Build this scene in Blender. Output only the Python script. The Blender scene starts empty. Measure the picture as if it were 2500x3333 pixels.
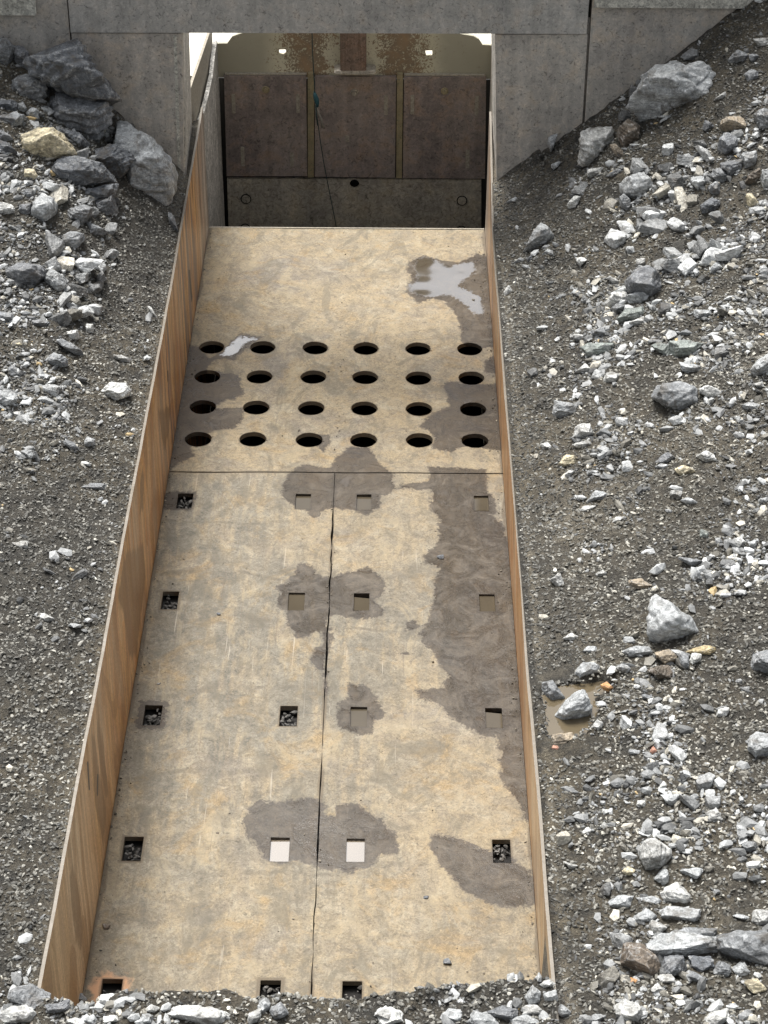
import bpy, bmesh, math, random
import numpy as np
from mathutils import Vector, Matrix
from mathutils.geometry import tessellate_polygon
sc = bpy.context.scene
C = sc.collection
# ------------------------------------------------------------ camera
FPX = 6800.0
CAM = np.array([.317, 0, 6.868])
yaw, pitch, roll = [math.radians(a) for a in (-.153, 34.411, .309)]
cy, sy, cp, sp = math.cos(yaw), math.sin(yaw), math.cos(pitch), math.sin(pitch)
FW = np.array([sy*cp, cy*cp, -sp]); R0 = np.array([cy, -sy, 0]); U0 = np.cross(R0, FW)
cr, sr = math.cos(roll), math.sin(roll)
RT, UP = cr*R0+sr*U0, -sr*R0+cr*U0
cam = bpy.data.cameras.new('camera'); co = bpy.data.objects.new('camera', cam); C.objects.link(co)
cam.sensor_fit = 'VERTICAL'; cam.sensor_height = 24; cam.lens = 24*FPX/3333
cam.clip_start = .05; cam.clip_end = 500
M = Matrix.Identity(4)
for i in range(3): M[i][0], M[i][1], M[i][2], M[i][3] = RT[i], UP[i], -FW[i], CAM[i]
co.matrix_world = M
sc.camera = co
sc.render.resolution_x, sc.render.resolution_y = 768, 1024
# ------------------------------------------------------------ world, sun, exposure
SUN_EL, SUN_AZ = 66, -30            # azimuth from +Y towards +X
w = bpy.data.worlds.new("World"); sc.world = w; w.use_nodes = True
nt = w.node_tree; bg = nt.nodes['Background']
sky = nt.nodes.new('ShaderNodeTexSky'); sky.sky_type = 'NISHITA'; sky.sun_disc = False
sky.sun_elevation = math.radians(SUN_EL); sky.sun_rotation = math.radians(SUN_AZ)
sky.air_density = 1.2; sky.dust_density = 6; sky.ozone_density = 1
hs = nt.nodes.new('ShaderNodeHueSaturation'); hs.inputs['Saturation'].default_value = .22
nt.links.new(sky.outputs[0], hs.inputs['Color']); nt.links.new(hs.outputs[0], bg.inputs['Color'])
bg.inputs['Strength'].default_value = .105
sun = bpy.data.lights.new('sun', 'SUN'); sun.energy = 3.0; sun.angle = math.radians(26); sun.color = (1, .965, .92)
so = bpy.data.objects.new('sun', sun); C.objects.link(so)
az, el = math.radians(SUN_AZ), math.radians(SUN_EL)
so.rotation_euler = Vector((-math.sin(az)*math.cos(el), -math.cos(az)*math.cos(el), -math.sin(el))).to_track_quat('-Z', 'Y').to_euler()
sc.view_settings.view_transform = 'Standard'; sc.view_settings.look = 'None'
sc.view_settings.exposure = .62; sc.view_settings.gamma = 1

# ------------------------------------------------------------ helpers
def ray(px, py): return FW+(px-1250)/FPX*RT-(py-1666.5)/FPX*UP
def atY(px, py, Y): d = ray(px, py); return CAM+d*(Y/d[1])
def atZ(px, py, Z=0.): d = ray(px, py); return CAM+d*((Z-CAM[2])/d[2])
def atX(px, py, X): d = ray(px, py); return CAM+d*((X-CAM[0])/d[0])
def tag(o, label=None, cat=None, group=None, kind=None):
    for k, v in (('label', label), ('category', cat), ('group', group), ('kind', kind)):
        if v: o[k] = v
    return o
def link(name, me, mat=None, parent=None):
    o = bpy.data.objects.new(name, me); C.objects.link(o)
    if mat and me is not None and not me.materials: me.materials.append(mat)
    if parent: o.parent = parent
    return o
def empty(name, label, cat, group=None, loc=(0, 0, 0)):
    o = bpy.data.objects.new(name, None); C.objects.link(o); o.location = loc
    o.empty_display_size = .1
    return tag(o, label, cat, group)
def mesh_np(name, V, Fc, smooth=False):
    me = bpy.data.meshes.new(name); V = np.asarray(V, np.float32); Fc = np.asarray(Fc, np.int32)
    n = Fc.shape[1]
    me.vertices.add(len(V)); me.vertices.foreach_set('co', V.ravel())
    me.loops.add(Fc.size); me.loops.foreach_set('vertex_index', Fc.ravel())
    me.polygons.add(len(Fc)); me.polygons.foreach_set('loop_start', np.arange(0, Fc.size, n, dtype=np.int32))
    me.polygons.foreach_set('use_smooth', np.full(len(Fc), smooth))
    me.update(calc_edges=True); return me
def fattr(me, name, vals):
    a = me.attributes.new(name, 'FLOAT', 'POINT'); a.data.foreach_set('value', np.asarray(vals, np.float32))
def cattr(me, name, cols):
    a = me.attributes.new(name, 'FLOAT_COLOR', 'POINT')
    c = np.ones((len(cols), 4), np.float32); c[:, :3] = cols; a.data.foreach_set('color', c.ravel())
def mesh_bm(name, bm):
    me = bpy.data.meshes.new(name); bmesh.ops.recalc_face_normals(bm, faces=bm.faces); bm.to_mesh(me); bm.free(); return me
def box(bm, x0, x1, y0, y1, z0, z1, bev=0.):
    vs = [bm.verts.new(p) for p in [(x0, y0, z0), (x1, y0, z0), (x1, y1, z0), (x0, y1, z0), (x0, y0, z1), (x1, y0, z1), (x1, y1, z1), (x0, y1, z1)]]
    fs = [bm.faces.new([vs[i] for i in f]) for f in [(0, 3, 2, 1), (4, 5, 6, 7), (0, 1, 5, 4), (1, 2, 6, 5), (2, 3, 7, 6), (3, 0, 4, 7)]]
    if bev:
        es = list({e for f in fs for e in f.edges}); bmesh.ops.bevel(bm, geom=es, offset=bev, segments=2, affect='EDGES')
def plate(bm, outer, holes, y0, y1):
    """slab in the XZ plane between y0 (front) and y1"""
    loops = [[Vector((x, z, 0)) for x, z in l] for l in [outer]+holes]
    tris = tessellate_polygon(loops); pts = [p for l in loops for p in l]
    a = [bm.verts.new((p.x, y0, p.y)) for p in pts]; b = [bm.verts.new((p.x, y1, p.y)) for p in pts]
    for t in tris:
        try: bm.faces.new([a[i] for i in t]); bm.faces.new([b[i] for i in reversed(t)])
        except ValueError: pass
    k = 0
    for l in loops:
        n = len(l)
        for i in range(n):
            j = (i+1) % n; bm.faces.new([a[k+i], a[k+j], b[k+j], b[k+i]])
        k += n
_rng = np.random.RandomState(7)
TAB = _rng.rand(64, 64, 64).astype(np.float32)
def noise3(P):
    P = np.asarray(P, np.float64); i = np.floor(P).astype(int); f = P-i; f = f*f*(3-2*f); i &= 63; j = (i+1) & 63
    def T(a, b, c): return TAB[a, b, c]
    x0, y0, z0, x1, y1, z1 = i[..., 0], i[..., 1], i[..., 2], j[..., 0], j[..., 1], j[..., 2]
    fx, fy, fz = f[..., 0], f[..., 1], f[..., 2]
    a = T(x0, y0, z0)*(1-fx)+T(x1, y0, z0)*fx; b = T(x0, y1, z0)*(1-fx)+T(x1, y1, z0)*fx
    c = T(x0, y0, z1)*(1-fx)+T(x1, y0, z1)*fx; d = T(x0, y1, z1)*(1-fx)+T(x1, y1, z1)*fx
    a = a*(1-fy)+b*fy; c = c*(1-fy)+d*fy
    return (a*(1-fz)+c*fz)*2-1
def fbm(P, oct=4, lac=2.03, gain=.5):
    P = np.asarray(P, np.float64); s = 0; a = 1.
    for k in range(oct): s = s+a*noise3(P+17.3*k); P = P*lac; a *= gain
    return s
def P3(x, y, z=0.): return np.stack([np.asarray(x, float), np.asarray(y, float), np.full(np.shape(x), z, float)], -1)
def sdf_poly(x, y, poly):
    """positive inside"""
    poly = np.asarray(poly, float); d = np.full(x.shape, 1e9); ins = np.zeros(x.shape, bool); n = len(poly)
    for i in range(n):
        a, b = poly[i], poly[(i+1) % n]; e = b-a; wx, wy = x-a[0], y-a[1]
        t = np.clip((wx*e[0]+wy*e[1])/max(e@e, 1e-12), 0, 1)
        d = np.minimum(d, np.hypot(wx-t*e[0], wy-t*e[1]))
        c = (a[1] > y) != (b[1] > y)
        with np.errstate(divide='ignore', invalid='ignore'):
            ins ^= c & (x < (b[0]-a[0])*(y-a[1])/(b[1]-a[1]+1e-15)+a[0])
    return np.where(ins, d, -d)
def conv(region, pts):
    ox, oy, k = REG[region]; return [(ox+k*a, oy+k*b) for a, b in pts]
REG = {'TL': (0, 0, .5425), 'BK': (600, 50, .663), 'TR': (1500, 0, .6028), 'D1': (450, 700, .7836), 'D2': (300, 1500, .9042),
       'D3': (100, 2400, 1.0549), 'MR': (1600, 700, .5878), 'LR': (1600, 2000, .6028), 'ML': (0, 600, .4973), 'LL': (0, 1700, .7386),
       'B1': (0, 3000, .7535), 'B2': (1250, 2900, .7535), 'DS': (0, 0, 1.507)}

# ------------------------------------------------------------ materials
class NB:
    def __init__(s, name):
        s.m = bpy.data.materials.new(name); s.m.use_nodes = True; s.t = s.m.node_tree; s.t.nodes.clear()
        s.out = s.n('ShaderNodeOutputMaterial'); s.b = s.n('ShaderNodeBsdfPrincipled'); s.l(s.b.outputs[0], s.out.inputs[0])
    def n(s, t, **kw):
        n = s.t.nodes.new(t)
        for k, v in kw.items(): setattr(n, k, v)
        return n
    def l(s, a, b): s.t.links.new(a, b)
    def coord(s, sx=1, sy_=1, sz=1, obj=True):
        tc = s.n('ShaderNodeTexCoord'); m = s.n('ShaderNodeMapping'); s.l(tc.outputs['Object'], m.inputs[0])
        m.inputs['Scale'].default_value = (sx, sy_, sz); return m.outputs[0]
    def noise(s, vec, scale, detail=4, rough=.55, dist=0.):
        n = s.n('ShaderNodeTexNoise'); s.l(vec, n.inputs['Vector']); n.inputs['Scale'].default_value = scale
        n.inputs['Detail'].default_value = detail; n.inputs['Roughness'].default_value = rough; n.inputs['Distortion'].default_value = dist
        return n.outputs['Fac']
    def vor(s, vec, scale, feat='F1', out='Distance'):
        n = s.n('ShaderNodeTexVoronoi'); n.feature = feat; s.l(vec, n.inputs['Vector']); n.inputs['Scale'].default_value = scale
        return n.outputs[out]
    def ramp(s, fac, stops, interp='LINEAR'):
        r = s.n('ShaderNodeValToRGB'); r.color_ramp.interpolation = interp; e = r.color_ramp.elements
        while len(e) < len(stops): e.new(.5)
        for i, (p, c) in enumerate(stops):
            e[i].position = p; c = (c, c, c) if not hasattr(c, '__len__') else c; e[i].color = (*c, 1)
        s.l(fac, r.inputs[0]); return r.outputs[0]
    def mix(s, fac, a, b, mode='MIX'):
        m = s.n('ShaderNodeMix'); m.data_type = 'RGBA'; m.blend_type = mode
        for sock, v in ((m.inputs[0], fac), (m.inputs[6], a), (m.inputs[7], b)):
            if hasattr(v, 'is_linked'): s.l(v, sock)
            elif not hasattr(v, "__len__"): sock.default_value = v
            else: sock.default_value = (*v, 1)
        return m.outputs[2]
    def math(s, op, a, b=None, c=None, clamp=False):
        m = s.n('ShaderNodeMath'); m.operation = op; m.use_clamp = clamp
        for i, v in enumerate((a, b, c)):
            if v is None: continue
            if hasattr(v, 'is_linked'): s.l(v, m.inputs[i])
            else: m.inputs[i].default_value = v
        return m.outputs[0]
    def attr(s, name, out='Fac'):
        a = s.n('ShaderNodeAttribute'); a.attribute_name = name; return a.outputs[out]
    def mr(s, v, a, b, c=0., d=1.):
        m = s.n('ShaderNodeMapRange'); s.l(v, m.inputs[0])
        for i, x in enumerate((a, b, c, d)): m.inputs[1+i].default_value = x
        return m.outputs[0]
    def bump(s, h, strength, dist, normal=None):
        b = s.n('ShaderNodeBump'); b.inputs['Strength'].default_value = strength; b.inputs['Distance'].default_value = dist
        s.l(h, b.inputs['Height'])
        if normal: s.l(normal, b.inputs['Normal'])
        s.l(b.outputs[0], s.b.inputs['Normal']); return b.outputs[0]
    def fin(s, col, rough=.7, metal=0., spec=None):
        for sock, v in ((s.b.inputs['Base Color'], col), (s.b.inputs['Roughness'], rough), (s.b.inputs['Metallic'], metal)):
            if hasattr(v, 'is_linked'): s.l(v, sock)
            else: sock.default_value = (*v, 1) if hasattr(v, '__len__') else v
        if spec is not None: s.b.inputs['Specular IOR Level'].default_value = spec
        return s.m

def mat_deck():
    s = NB('worn_deck_steel'); v = s.coord(); vs = s.coord(5, .8, 5)
    n1 = s.noise(v, 1.5, 6, .66, .4); n2 = s.noise(v, 7, 6, .72, 1.1); n3 = s.noise(v, 48, 5, .8, 2.0); n4 = s.noise(vs, 3, 5, .62, .5); n6 = s.noise(v, 20, 5, .75, 1.8)
    col = s.ramp(n1, [(.34, (.30, .265, .23)), (.44, (.40, .335, .25)), (.50, (.45, .365, .25)), (.57, (.38, .325, .25)), (.66, (.44, .335, .205))])
    col = s.mix(s.math('MULTIPLY', s.mr(n2, .52, .64), .6), col, (.53, .475, .38))
    col = s.mix(s.math('MULTIPLY', s.mr(n2, .47, .36), .6), col, (.25, .215, .18))
    gr = s.attr('grey'); gm = s.math('MULTIPLY', gr, s.mr(s.math('ADD', s.math('MULTIPLY', n4, .6), s.math('MULTIPLY', n1, .4)), .40, .53))
    col = s.mix(s.math('MULTIPLY', gm, .85), col, s.mix(s.mr(n2, .4, .6), (.20, .19, .17), (.30, .28, .245)))
    rs = s.mr(s.noise(v, 4, 5, .7, .8), .54, .68); col = s.mix(s.math('MULTIPLY', rs, .45), col, (.45, .30, .13))
    pit = s.mr(s.noise(v, 30, 3, .6, .5), .655, .70); col = s.mix(s.math('MULTIPLY', pit, .6), col, (.13, .11, .09))
    sp_ = s.ramp(n3, [(.34, .55), (.44, .84), (.5, 1.0), (.56, 1.10), (.66, 1.34)]); col = s.mix(.9, col, sp_, 'MULTIPLY')
    n5 = s.noise(v, 40, 3, .6, 1.); col = s.mix(.7, col, s.ramp(n6, [(.36, .66), (.5, 1.0), (.64, 1.22)]), 'MULTIPLY')
    sm_ = s.mr(s.math('ADD', s.attr('smudge'), s.math('MULTIPLY', s.math('SUBTRACT', n2, .5), .16)), -.03, .05); col = s.mix(s.math('MULTIPLY', sm_, .5), col, (.16, .14, .12))
    wv = s.n('ShaderNodeTexWave'); wv.wave_type = 'RINGS'; wv.inputs['Scale'].default_value = .55; wv.inputs['Distortion'].default_value = 5.; wv.inputs['Detail'].default_value = 3; wv.inputs['Detail Scale'].default_value = 1.2; s.l(v, wv.inputs['Vector'])
    arc = s.math('MULTIPLY', s.mr(wv.outputs['Fac'], .985, .999), s.math('MULTIPLY', gr, s.mr(n2, .45, .6))); col = s.mix(s.math('MULTIPLY', arc, .6), col, (.14, .12, .10))
    sme = s.noise(s.coord(1.6, .7, 1), 2.6, 6, .7, 1.6); col = s.mix(s.math('MULTIPLY', s.mr(sme, .53, .62), .55), col, (.20, .18, .145)); col = s.mix(s.math('MULTIPLY', s.mr(sme, .45, .37), .35), col, (.56, .47, .33))
    col = s.mix(1., col, (.67, .665, .615), 'MULTIPLY')
    # scratches along the deck
    sv = s.coord(60, 1.3, 1); scn = s.noise(sv, 1.6, 2, .5, .8)
    scm = s.math('MULTIPLY', s.mr(scn, .66, .70), s.attr('grey')); col = s.mix(s.math('MULTIPLY', scm, .5), col, (.15, .12, .09))
    cv = s.n('ShaderNodeMapping'); s.l(v, cv.inputs[0]); cv.inputs['Rotation'].default_value = (0, 0, .35); cv.inputs['Scale'].default_value = (40, 1.2, 1)
    scn2 = s.noise(cv.outputs[0], 1.4, 2, .5, .5); scm2 = s.math('MULTIPLY', s.mr(scn2, .70, .74), s.attr('grey'))
    col = s.mix(s.math('MULTIPLY', scm2, .45), col, (.55, .50, .42))
    # rust ring
    ru = s.attr('rust'); col = s.mix(s.mr(s.math('ADD', ru, s.math('MULTIPLY', s.math('SUBTRACT', n2, .5), .22)), -.01, .035), col, (.52, .30, .17))
    dk = s.attr('grime'); dm = s.mr(s.math('ADD', dk, s.math('MULTIPLY', s.math('SUBTRACT', n2, .5), .03)), -.004, .006); col = s.mix(s.math('MULTIPLY', dm, .75), col, (.12, .095, .065))
    # wet patches
    dry = col
    wet = s.attr('wet'); nn = s.math('ADD', s.math('MULTIPLY', s.math('SUBTRACT', n2, .5), .13), s.math('MULTIPLY', s.math('SUBTRACT', n5, .5), .06))
    ws = s.math('ADD', wet, nn)
    wm = s.mr(ws, -.006, .010); film = s.mr(ws, .012, .05)
    wc = s.mix(s.mr(n1, .4, .62), (.048, .043, .037), (.074, .063, .048)); wc = s.mix(s.math('MULTIPLY', s.mr(n2, .5, .68), .6), wc, (.17, .145, .115)); wc = s.mix(.85, wc, s.mix(1., wc, sp_, 'MULTIPLY'))
    edge = s.mr(s.math('ABSOLUTE', s.math('SUBTRACT', ws, .006)), .022, .0); wc = s.mix(s.math('MULTIPLY', edge, .75), wc, (.045, .036, .030))
    spk = s.mr(s.noise(v, 22, 4, .7, 1.5), .55, .62); wc = s.mix(s.math('MULTIPLY', spk, .7), wc, (.038, .032, .030)); shn = s.math('MULTIPLY', s.mr(n2, .42, .36), film); wc = s.mix(s.math('MULTIPLY', shn, .5), wc, (.20, .185, .17))  # grey sheen of the water film painted into the wet colour
    col = s.mix(wm, col, wc)
    pool = s.mr(s.math('ADD', s.attr('pool'), nn), .0, .012)
    wc = s.mix(.5, wc, s.mix(1., dry, (.36, .325, .30), 'MULTIPLY')); col = s.mix(wm, dry, wc)
    rough = s.mix(wm, (.72,)*3, s.mix(s.mr(n2, .4, .6), (.22,)*3, (.48,)*3)); rough = s.mix(pool, rough, (.07,)*3)
    hgt = s.math('ADD', s.math('MULTIPLY', n3, .5), s.math('MULTIPLY', n2, 1.2))
    s.bump(hgt, .35, .006); bn = [n for n in s.t.nodes if n.bl_idname == 'ShaderNodeBump'][-1]; s.l(s.math('ADD', .01, s.math('MULTIPLY', s.math('SUBTRACT', 1., pool), .34)), bn.inputs['Strength'])
    s.l(s.math('ADD', 1.45, s.math('MULTIPLY', pool, 3.4)), s.b.inputs['IOR'])
    return s.fin(col, rough)
def mat_wall():
    s = NB('rusty_liner_steel'); v = s.coord(); g = s.noise(v, 60, 4, .75, 1.2); h = s.noise(v, 2.2, 4, .6)
    a = s.noise(s.coord(1, 7, .45), 1.6, 4, .62, .35); b = s.noise(s.coord(1, 1.5, .5), 1.5, 4, .6, .6); c = s.noise(s.coord(1, 16, .5), 1.7, 3, .6, .3); e = s.noise(s.coord(1, 2.6, .9), 1.3, 2, .5, 1.2)
    far = s.attr('far')
    base = s.ramp(b, [(.38, (.44, .29, .155)), (.45, (.46, .23, .085)), (.50, (.38, .165, .05)), (.56, (.50, .27, .085)), (.63, (.34, .18, .085))])
    tan = s.ramp(b, [(.40, (.52, .41, .27)), (.5, (.47, .35, .21)), (.6, (.50, .35, .19))]); base = s.mix(s.mr(far, .03, .40), tan, base)
    # leaf shaped darker and lighter areas
    base = s.mix(s.math('MULTIPLY', s.mr(e, .545, .56), .55), base, (.24, .125, .045)); base = s.mix(s.math('MULTIPLY', s.mr(e, .44, .43), .4), base, (.54, .38, .22))
    base = s.mix(s.math('MULTIPLY', s.mr(c, .44, .52), .4), base, (.22, .12, .055))
    zone = s.math('MULTIPLY', s.mr(far, .50, .66), s.mr(far, 1.0, .93))
    stk = s.math('MULTIPLY', s.mr(a, .515, .56), zone); base = s.mix(s.math('MULTIPLY', stk, .9), base, s.mix(s.mr(c, .38, .52), (.06, .04, .032), (.17, .125, .105)))
    stk2 = s.math('MULTIPLY', s.mr(a, .46, .42), zone); base = s.mix(s.math('MULTIPLY', stk2, .6), base, (.52, .34, .17))
    gy = s.math('MULTIPLY', s.mr(s.math('ADD', far, s.math('MULTIPLY', h, .12)), .96, 1.05), .85); base = s.mix(gy, base, s.mix(s.mr(a, .4, .6), (.42, .385, .34), (.19, .165, .14)))
    ptc = s.attr('patch'); sm = s.mr(s.math('ADD', ptc, s.math('MULTIPLY', s.math('SUBTRACT', c, .45), .10)), -.008, .022)  # darker leaf shaped patches inside the traced outlines
    base = s.mix(s.math('MULTIPLY', sm, .75), base, (.17, .095, .04))
    blk = s.mr(s.attr('slit'), -.003, .001); base = s.mix(blk, base, (.03, .022, .018))
    base = s.mix(1., base, s.ramp(g, [(.38, .95), (.5, 1.25), (.62, 1.5)]), 'MULTIPLY')
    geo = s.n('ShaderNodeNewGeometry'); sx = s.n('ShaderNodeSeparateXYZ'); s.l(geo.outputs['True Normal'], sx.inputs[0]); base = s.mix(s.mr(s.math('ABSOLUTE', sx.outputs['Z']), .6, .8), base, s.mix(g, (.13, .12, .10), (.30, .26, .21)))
    s.bump(s.math('ADD', a, s.math('MULTIPLY', g, .3)), .3, .008)
    return s.fin(base, s.mr(b, .3, .7, .35, .55))
def mat_steel(name, lo, hi, spot=None, spotamt=.4, sc_=7., rough=.7, warm=None, vert=False):
    s = NB(name); v = s.coord(); a = s.noise(v, sc_*.35, 5, .6); b = s.noise(v, sc_*5, 5, .72, 1.4); c = s.noise(v, sc_*1.5, 4, .6, .4); g = s.noise(v, sc_*14, 2, .6, .8)
    col = s.mix(s.mr(a, .35, .65), lo, hi)
    if warm: col = s.mix(s.math('MULTIPLY', s.mr(c, .48, .7), .6), col, warm)
    if vert:
        st = s.noise(s.coord(22, 22, 1.0), 1.3, 4, .6, .3); col = s.mix(.8, col, s.ramp(st, [(.32, .5), (.5, 1.), (.68, 1.35)]), 'MULTIPLY')
    if spot: col = s.mix(s.math('MULTIPLY', s.mr(b, .45, .54), spotamt*.8), col, spot)
    col = s.mix(1., col, s.ramp(b, [(.34, .40), (.43, .85), (.49, 1.12), (.60, 1.8)]), 'MULTIPLY')
    col = s.mix(.6, col, s.ramp(c, [(.36, .75), (.5, 1.), (.64, 1.22)]), 'MULTIPLY')
    stv = s.noise(s.coord(9, 9, .9), 1.5, 5, .65, .4); col = s.mix(.45, col, s.ramp(stv, [(.36, .70), (.5, 1.), (.62, 1.2)]), 'MULTIPLY')
    s.bump(s.math('ADD', b, s.math('MULTIPLY', g, .5)), .35, .006)
    return s.fin(col, rough)
def mat_painted():
    s = NB('flaking_cream_paint'); v = s.coord(); a = s.noise(v, 2.3, 3, .6); b = s.noise(v, 30, 4, .6, 2.2); c = s.noise(v, 7, 5, .7, .8)
    col = s.mix(s.mr(a, .35, .65), (.54, .515, .38), (.66, .63, .48))
    # rust blooms concentrated round the middle of the sheet
    ctr = s.attr('bloom'); m = s.math('ADD', s.math('MULTIPLY', ctr, .20), s.math('ADD', s.math('MULTIPLY', b, .7), s.math('MULTIPLY', c, .3)))
    m1 = s.mr(m, .60, .66); col = s.mix(s.math('MULTIPLY', m1, .8), col, s.mix(s.mr(c, .4, .7), (.13, .08, .045), (.25, .13, .05)))
    col = s.mix(s.math('MULTIPLY', s.math('SUBTRACT', 1., s.mr(ctr, .0, .35)), .7), col, (.29, .275, .215))
    s.bump(m1, .3, .003); return s.fin(col, .6)
def mat_plain(name, c, rough=.7, var=.25, scale=30, metal=0.):
    s = NB(name); v = s.coord(); n = s.noise(v, scale, 4, .65); col = s.mix(1., c, s.ramp(n, [(.3, 1-var), (.7, 1+var)]), 'MULTIPLY')
    s.bump(n, .3, .004); return s.fin(col, rough, metal)
def mat_soil():
    s = NB('wet_gravel_soil'); v = s.coord(); a = s.noise(v, 1.3, 4, .6); b = s.noise(v, 9, 5, .7); c = s.noise(v, 75, 5, .8, 1.5); d = s.noise(v, 30, 4, .75, .8)
    pale = s.math('MULTIPLY', s.attr('pale'), s.mr(s.math('ADD', s.math('MULTIPLY', a, .5), s.math('MULTIPLY', b, .5)), .36, .60))
    col = s.mix(s.mr(b, .35, .65), (.045, .043, .037), (.080, .072, .057))  # soil tone darkened so gaps between stones read as shaded crevices
    col = s.mix(pale, col, (.25, .22, .165))
    wrm = s.math('MULTIPLY', s.attr('warm'), s.mr(b, .4, .6)); col = s.mix(s.math('MULTIPLY', wrm, .7), col, (.13, .11, .075))
    col = s.mix(1., col, s.ramp(c, [(.32, .35), (.44, .8), (.52, 1.05), (.60, 1.4), (.72, 2.2)]), 'MULTIPLY')
    col = s.mix(1., col, s.ramp(d, [(.3, .5), (.5, 1.), (.7, 1.6)]), 'MULTIPLY')
    s.bump(s.math('ADD', s.math('MULTIPLY', c, .8), d), .9, .025)
    return s.fin(col, .6)
def mat_rock(name, from_obj):
    s = NB(name); v = s.coord()
    if from_obj:
        oi = s.n('ShaderNodeObjectInfo'); base = oi.outputs['Color']
        ad = s.n('ShaderNodeVectorMath'); ad.operation = 'ADD'; s.l(v, ad.inputs[0]); 
        cx = s.n('ShaderNodeCombineXYZ'); s.l(s.math('MULTIPLY', oi.outputs['Random'], 37.), cx.inputs[0]); s.l(cx.outputs[0], ad.inputs[1]); v = ad.outputs[0]
    else:
        base = s.attr('col', 'Color')
    a = s.noise(v, 9, 5, .65, .5); b = s.noise(v, 55, 5, .72, .8); g = s.noise(v, 190, 2, .6)
    col = s.mix(1., base, s.ramp(a, [(.3, .66), (.5, 1.), (.7, 1.32)]), 'MULTIPLY')
    col = s.mix(1., col, s.ramp(b, [(.30, .62), (.48, .97), (.62, 1.12), (.75, 1.55)]), 'MULTIPLY')
    col = s.mix(.7, col, s.ramp(g, [(.3, .75), (.7, 1.3)]), 'MULTIPLY')
    if from_obj:
        sv = s.n('ShaderNodeMapping'); s.l(v, sv.inputs[0]); sv.inputs['Rotation'].default_value = (.5, .6, .3); sv.inputs['Scale'].default_value = (4, 4, 26)
        st = s.noise(sv.outputs[0], 2.2, 5, .65, .5); col = s.mix(.8, col, s.ramp(st, [(.33, .62), (.5, 1.), (.68, 1.3)]), 'MULTIPLY')
        vn = s.math('ABSOLUTE', s.math('SUBTRACT', s.noise(v, 5, 4, .6, 1.), .5)); vm = s.mr(vn, .016, .004)
        vm = s.math('MULTIPLY', vm, s.mr(a, .40, .6)); wh = s.mix(.65, col, (.42, .42, .41)); col = s.mix(s.math('MULTIPLY', vm, .8), col, wh)
        pe = s.math('MULTIPLY', s.attr('edge'), s.mr(b, .38, .6)); col = s.mix(s.math('MULTIPLY', pe, .75), col, s.mix(.65, col, (.55, .56, .56)))
        mo = s.noise(v, 26, 5, .75, 1.6); col = s.mix(1., col, s.ramp(mo, [(.30, .5), (.44, .85), (.52, 1.05), (.60, 1.35), (.72, 1.9)]), 'MULTIPLY')
        dirt = s.math('MULTIPLY', s.mr(a, .46, .34), .55); col = s.mix(dirt, col, (.10, .085, .065))
        s.bump(s.math('ADD', s.math('ADD', s.math('MULTIPLY', b, .5), s.math('MULTIPLY', st, 1.2)), s.math('MULTIPLY', a, .5)), .55, .012)
    else: s.bump(b, .4, .004)
    return s.fin(col, s.mr(a, .3, .7, .5, .75))
def mat_water(name, col, rough=.03, ior=1.6):
    s = NB(name); s.b.inputs['IOR'].default_value = ior
    n = s.noise(s.coord(), 6, 2, .5); s.bump(n, .05, .002)
    return s.fin(s.mix(n, tuple(c*.8 for c in col), tuple(c*1.2 for c in col)), rough)

MD = mat_deck(); MW = mat_wall(); MSOIL = mat_soil(); MR = mat_rock('fractured_rock', True); MCH = mat_rock('gravel_chips', False)
MP = mat_steel('weathered_front_plate', (.42, .40, .37), (.54, .52, .475), (.13, .115, .10), .6, 7, .65, (.48, .40, .30))
MPL = mat_steel('pale_front_plate', (.40, .40, .36), (.48, .475, .42), (.27, .26, .23), .4, 7, .7)
MBEAM = mat_steel('weathered_beam_plate', (.40, .40, .385), (.52, .515, .49), (.12, .115, .105), .6, 7, .6, (.40, .35, .29))
MREV = mat_steel('scuffed_reveal_plate', (.33, .32, .29), (.46, .445, .41), None, 0, 6, .55, None, True)
MDK = mat_steel('dark_liner_plate', (.20, .17, .16), (.33, .285, .255), (.09, .07, .065), .6, 6, .5, (.30, .20, .125))
MDL = mat_steel('dark_lower_plate', (.30, .28, .245), (.40, .365, .30), (.11, .10, .08), .4, 5, .55, (.28, .23, .15))
MRIB = mat_steel('painted_rib', (.27, .24, .14), (.36, .32, .20), (.09, .05, .025), .7, 9, .6)
MCOL = mat_steel('rusty_column', (.17, .125, .10), (.25, .185, .14), (.10, .065, .05), .6, 8, .75, (.2, .11, .06), True)
MPT = mat_painted(); MCREAM = mat_plain('cream_paint', (.78, .76, .66), .5, .06, 12)
MBLK = mat_plain('void_black', (.012, .011, .01), .9); MPALE = mat_plain('pale_weld', (.34, .31, .25), .7, .35, 60)  # near-black stands in for the unlit space below the deck and behind plates
MROPE = mat_plain('green_rope', (.03, .055, .055), .8); MTEAL = mat_plain('teal_cord', (.03, .10, .12), .8); MTAIL = mat_plain('frayed_rope_end', (.25, .24, .21), .8)

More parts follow.
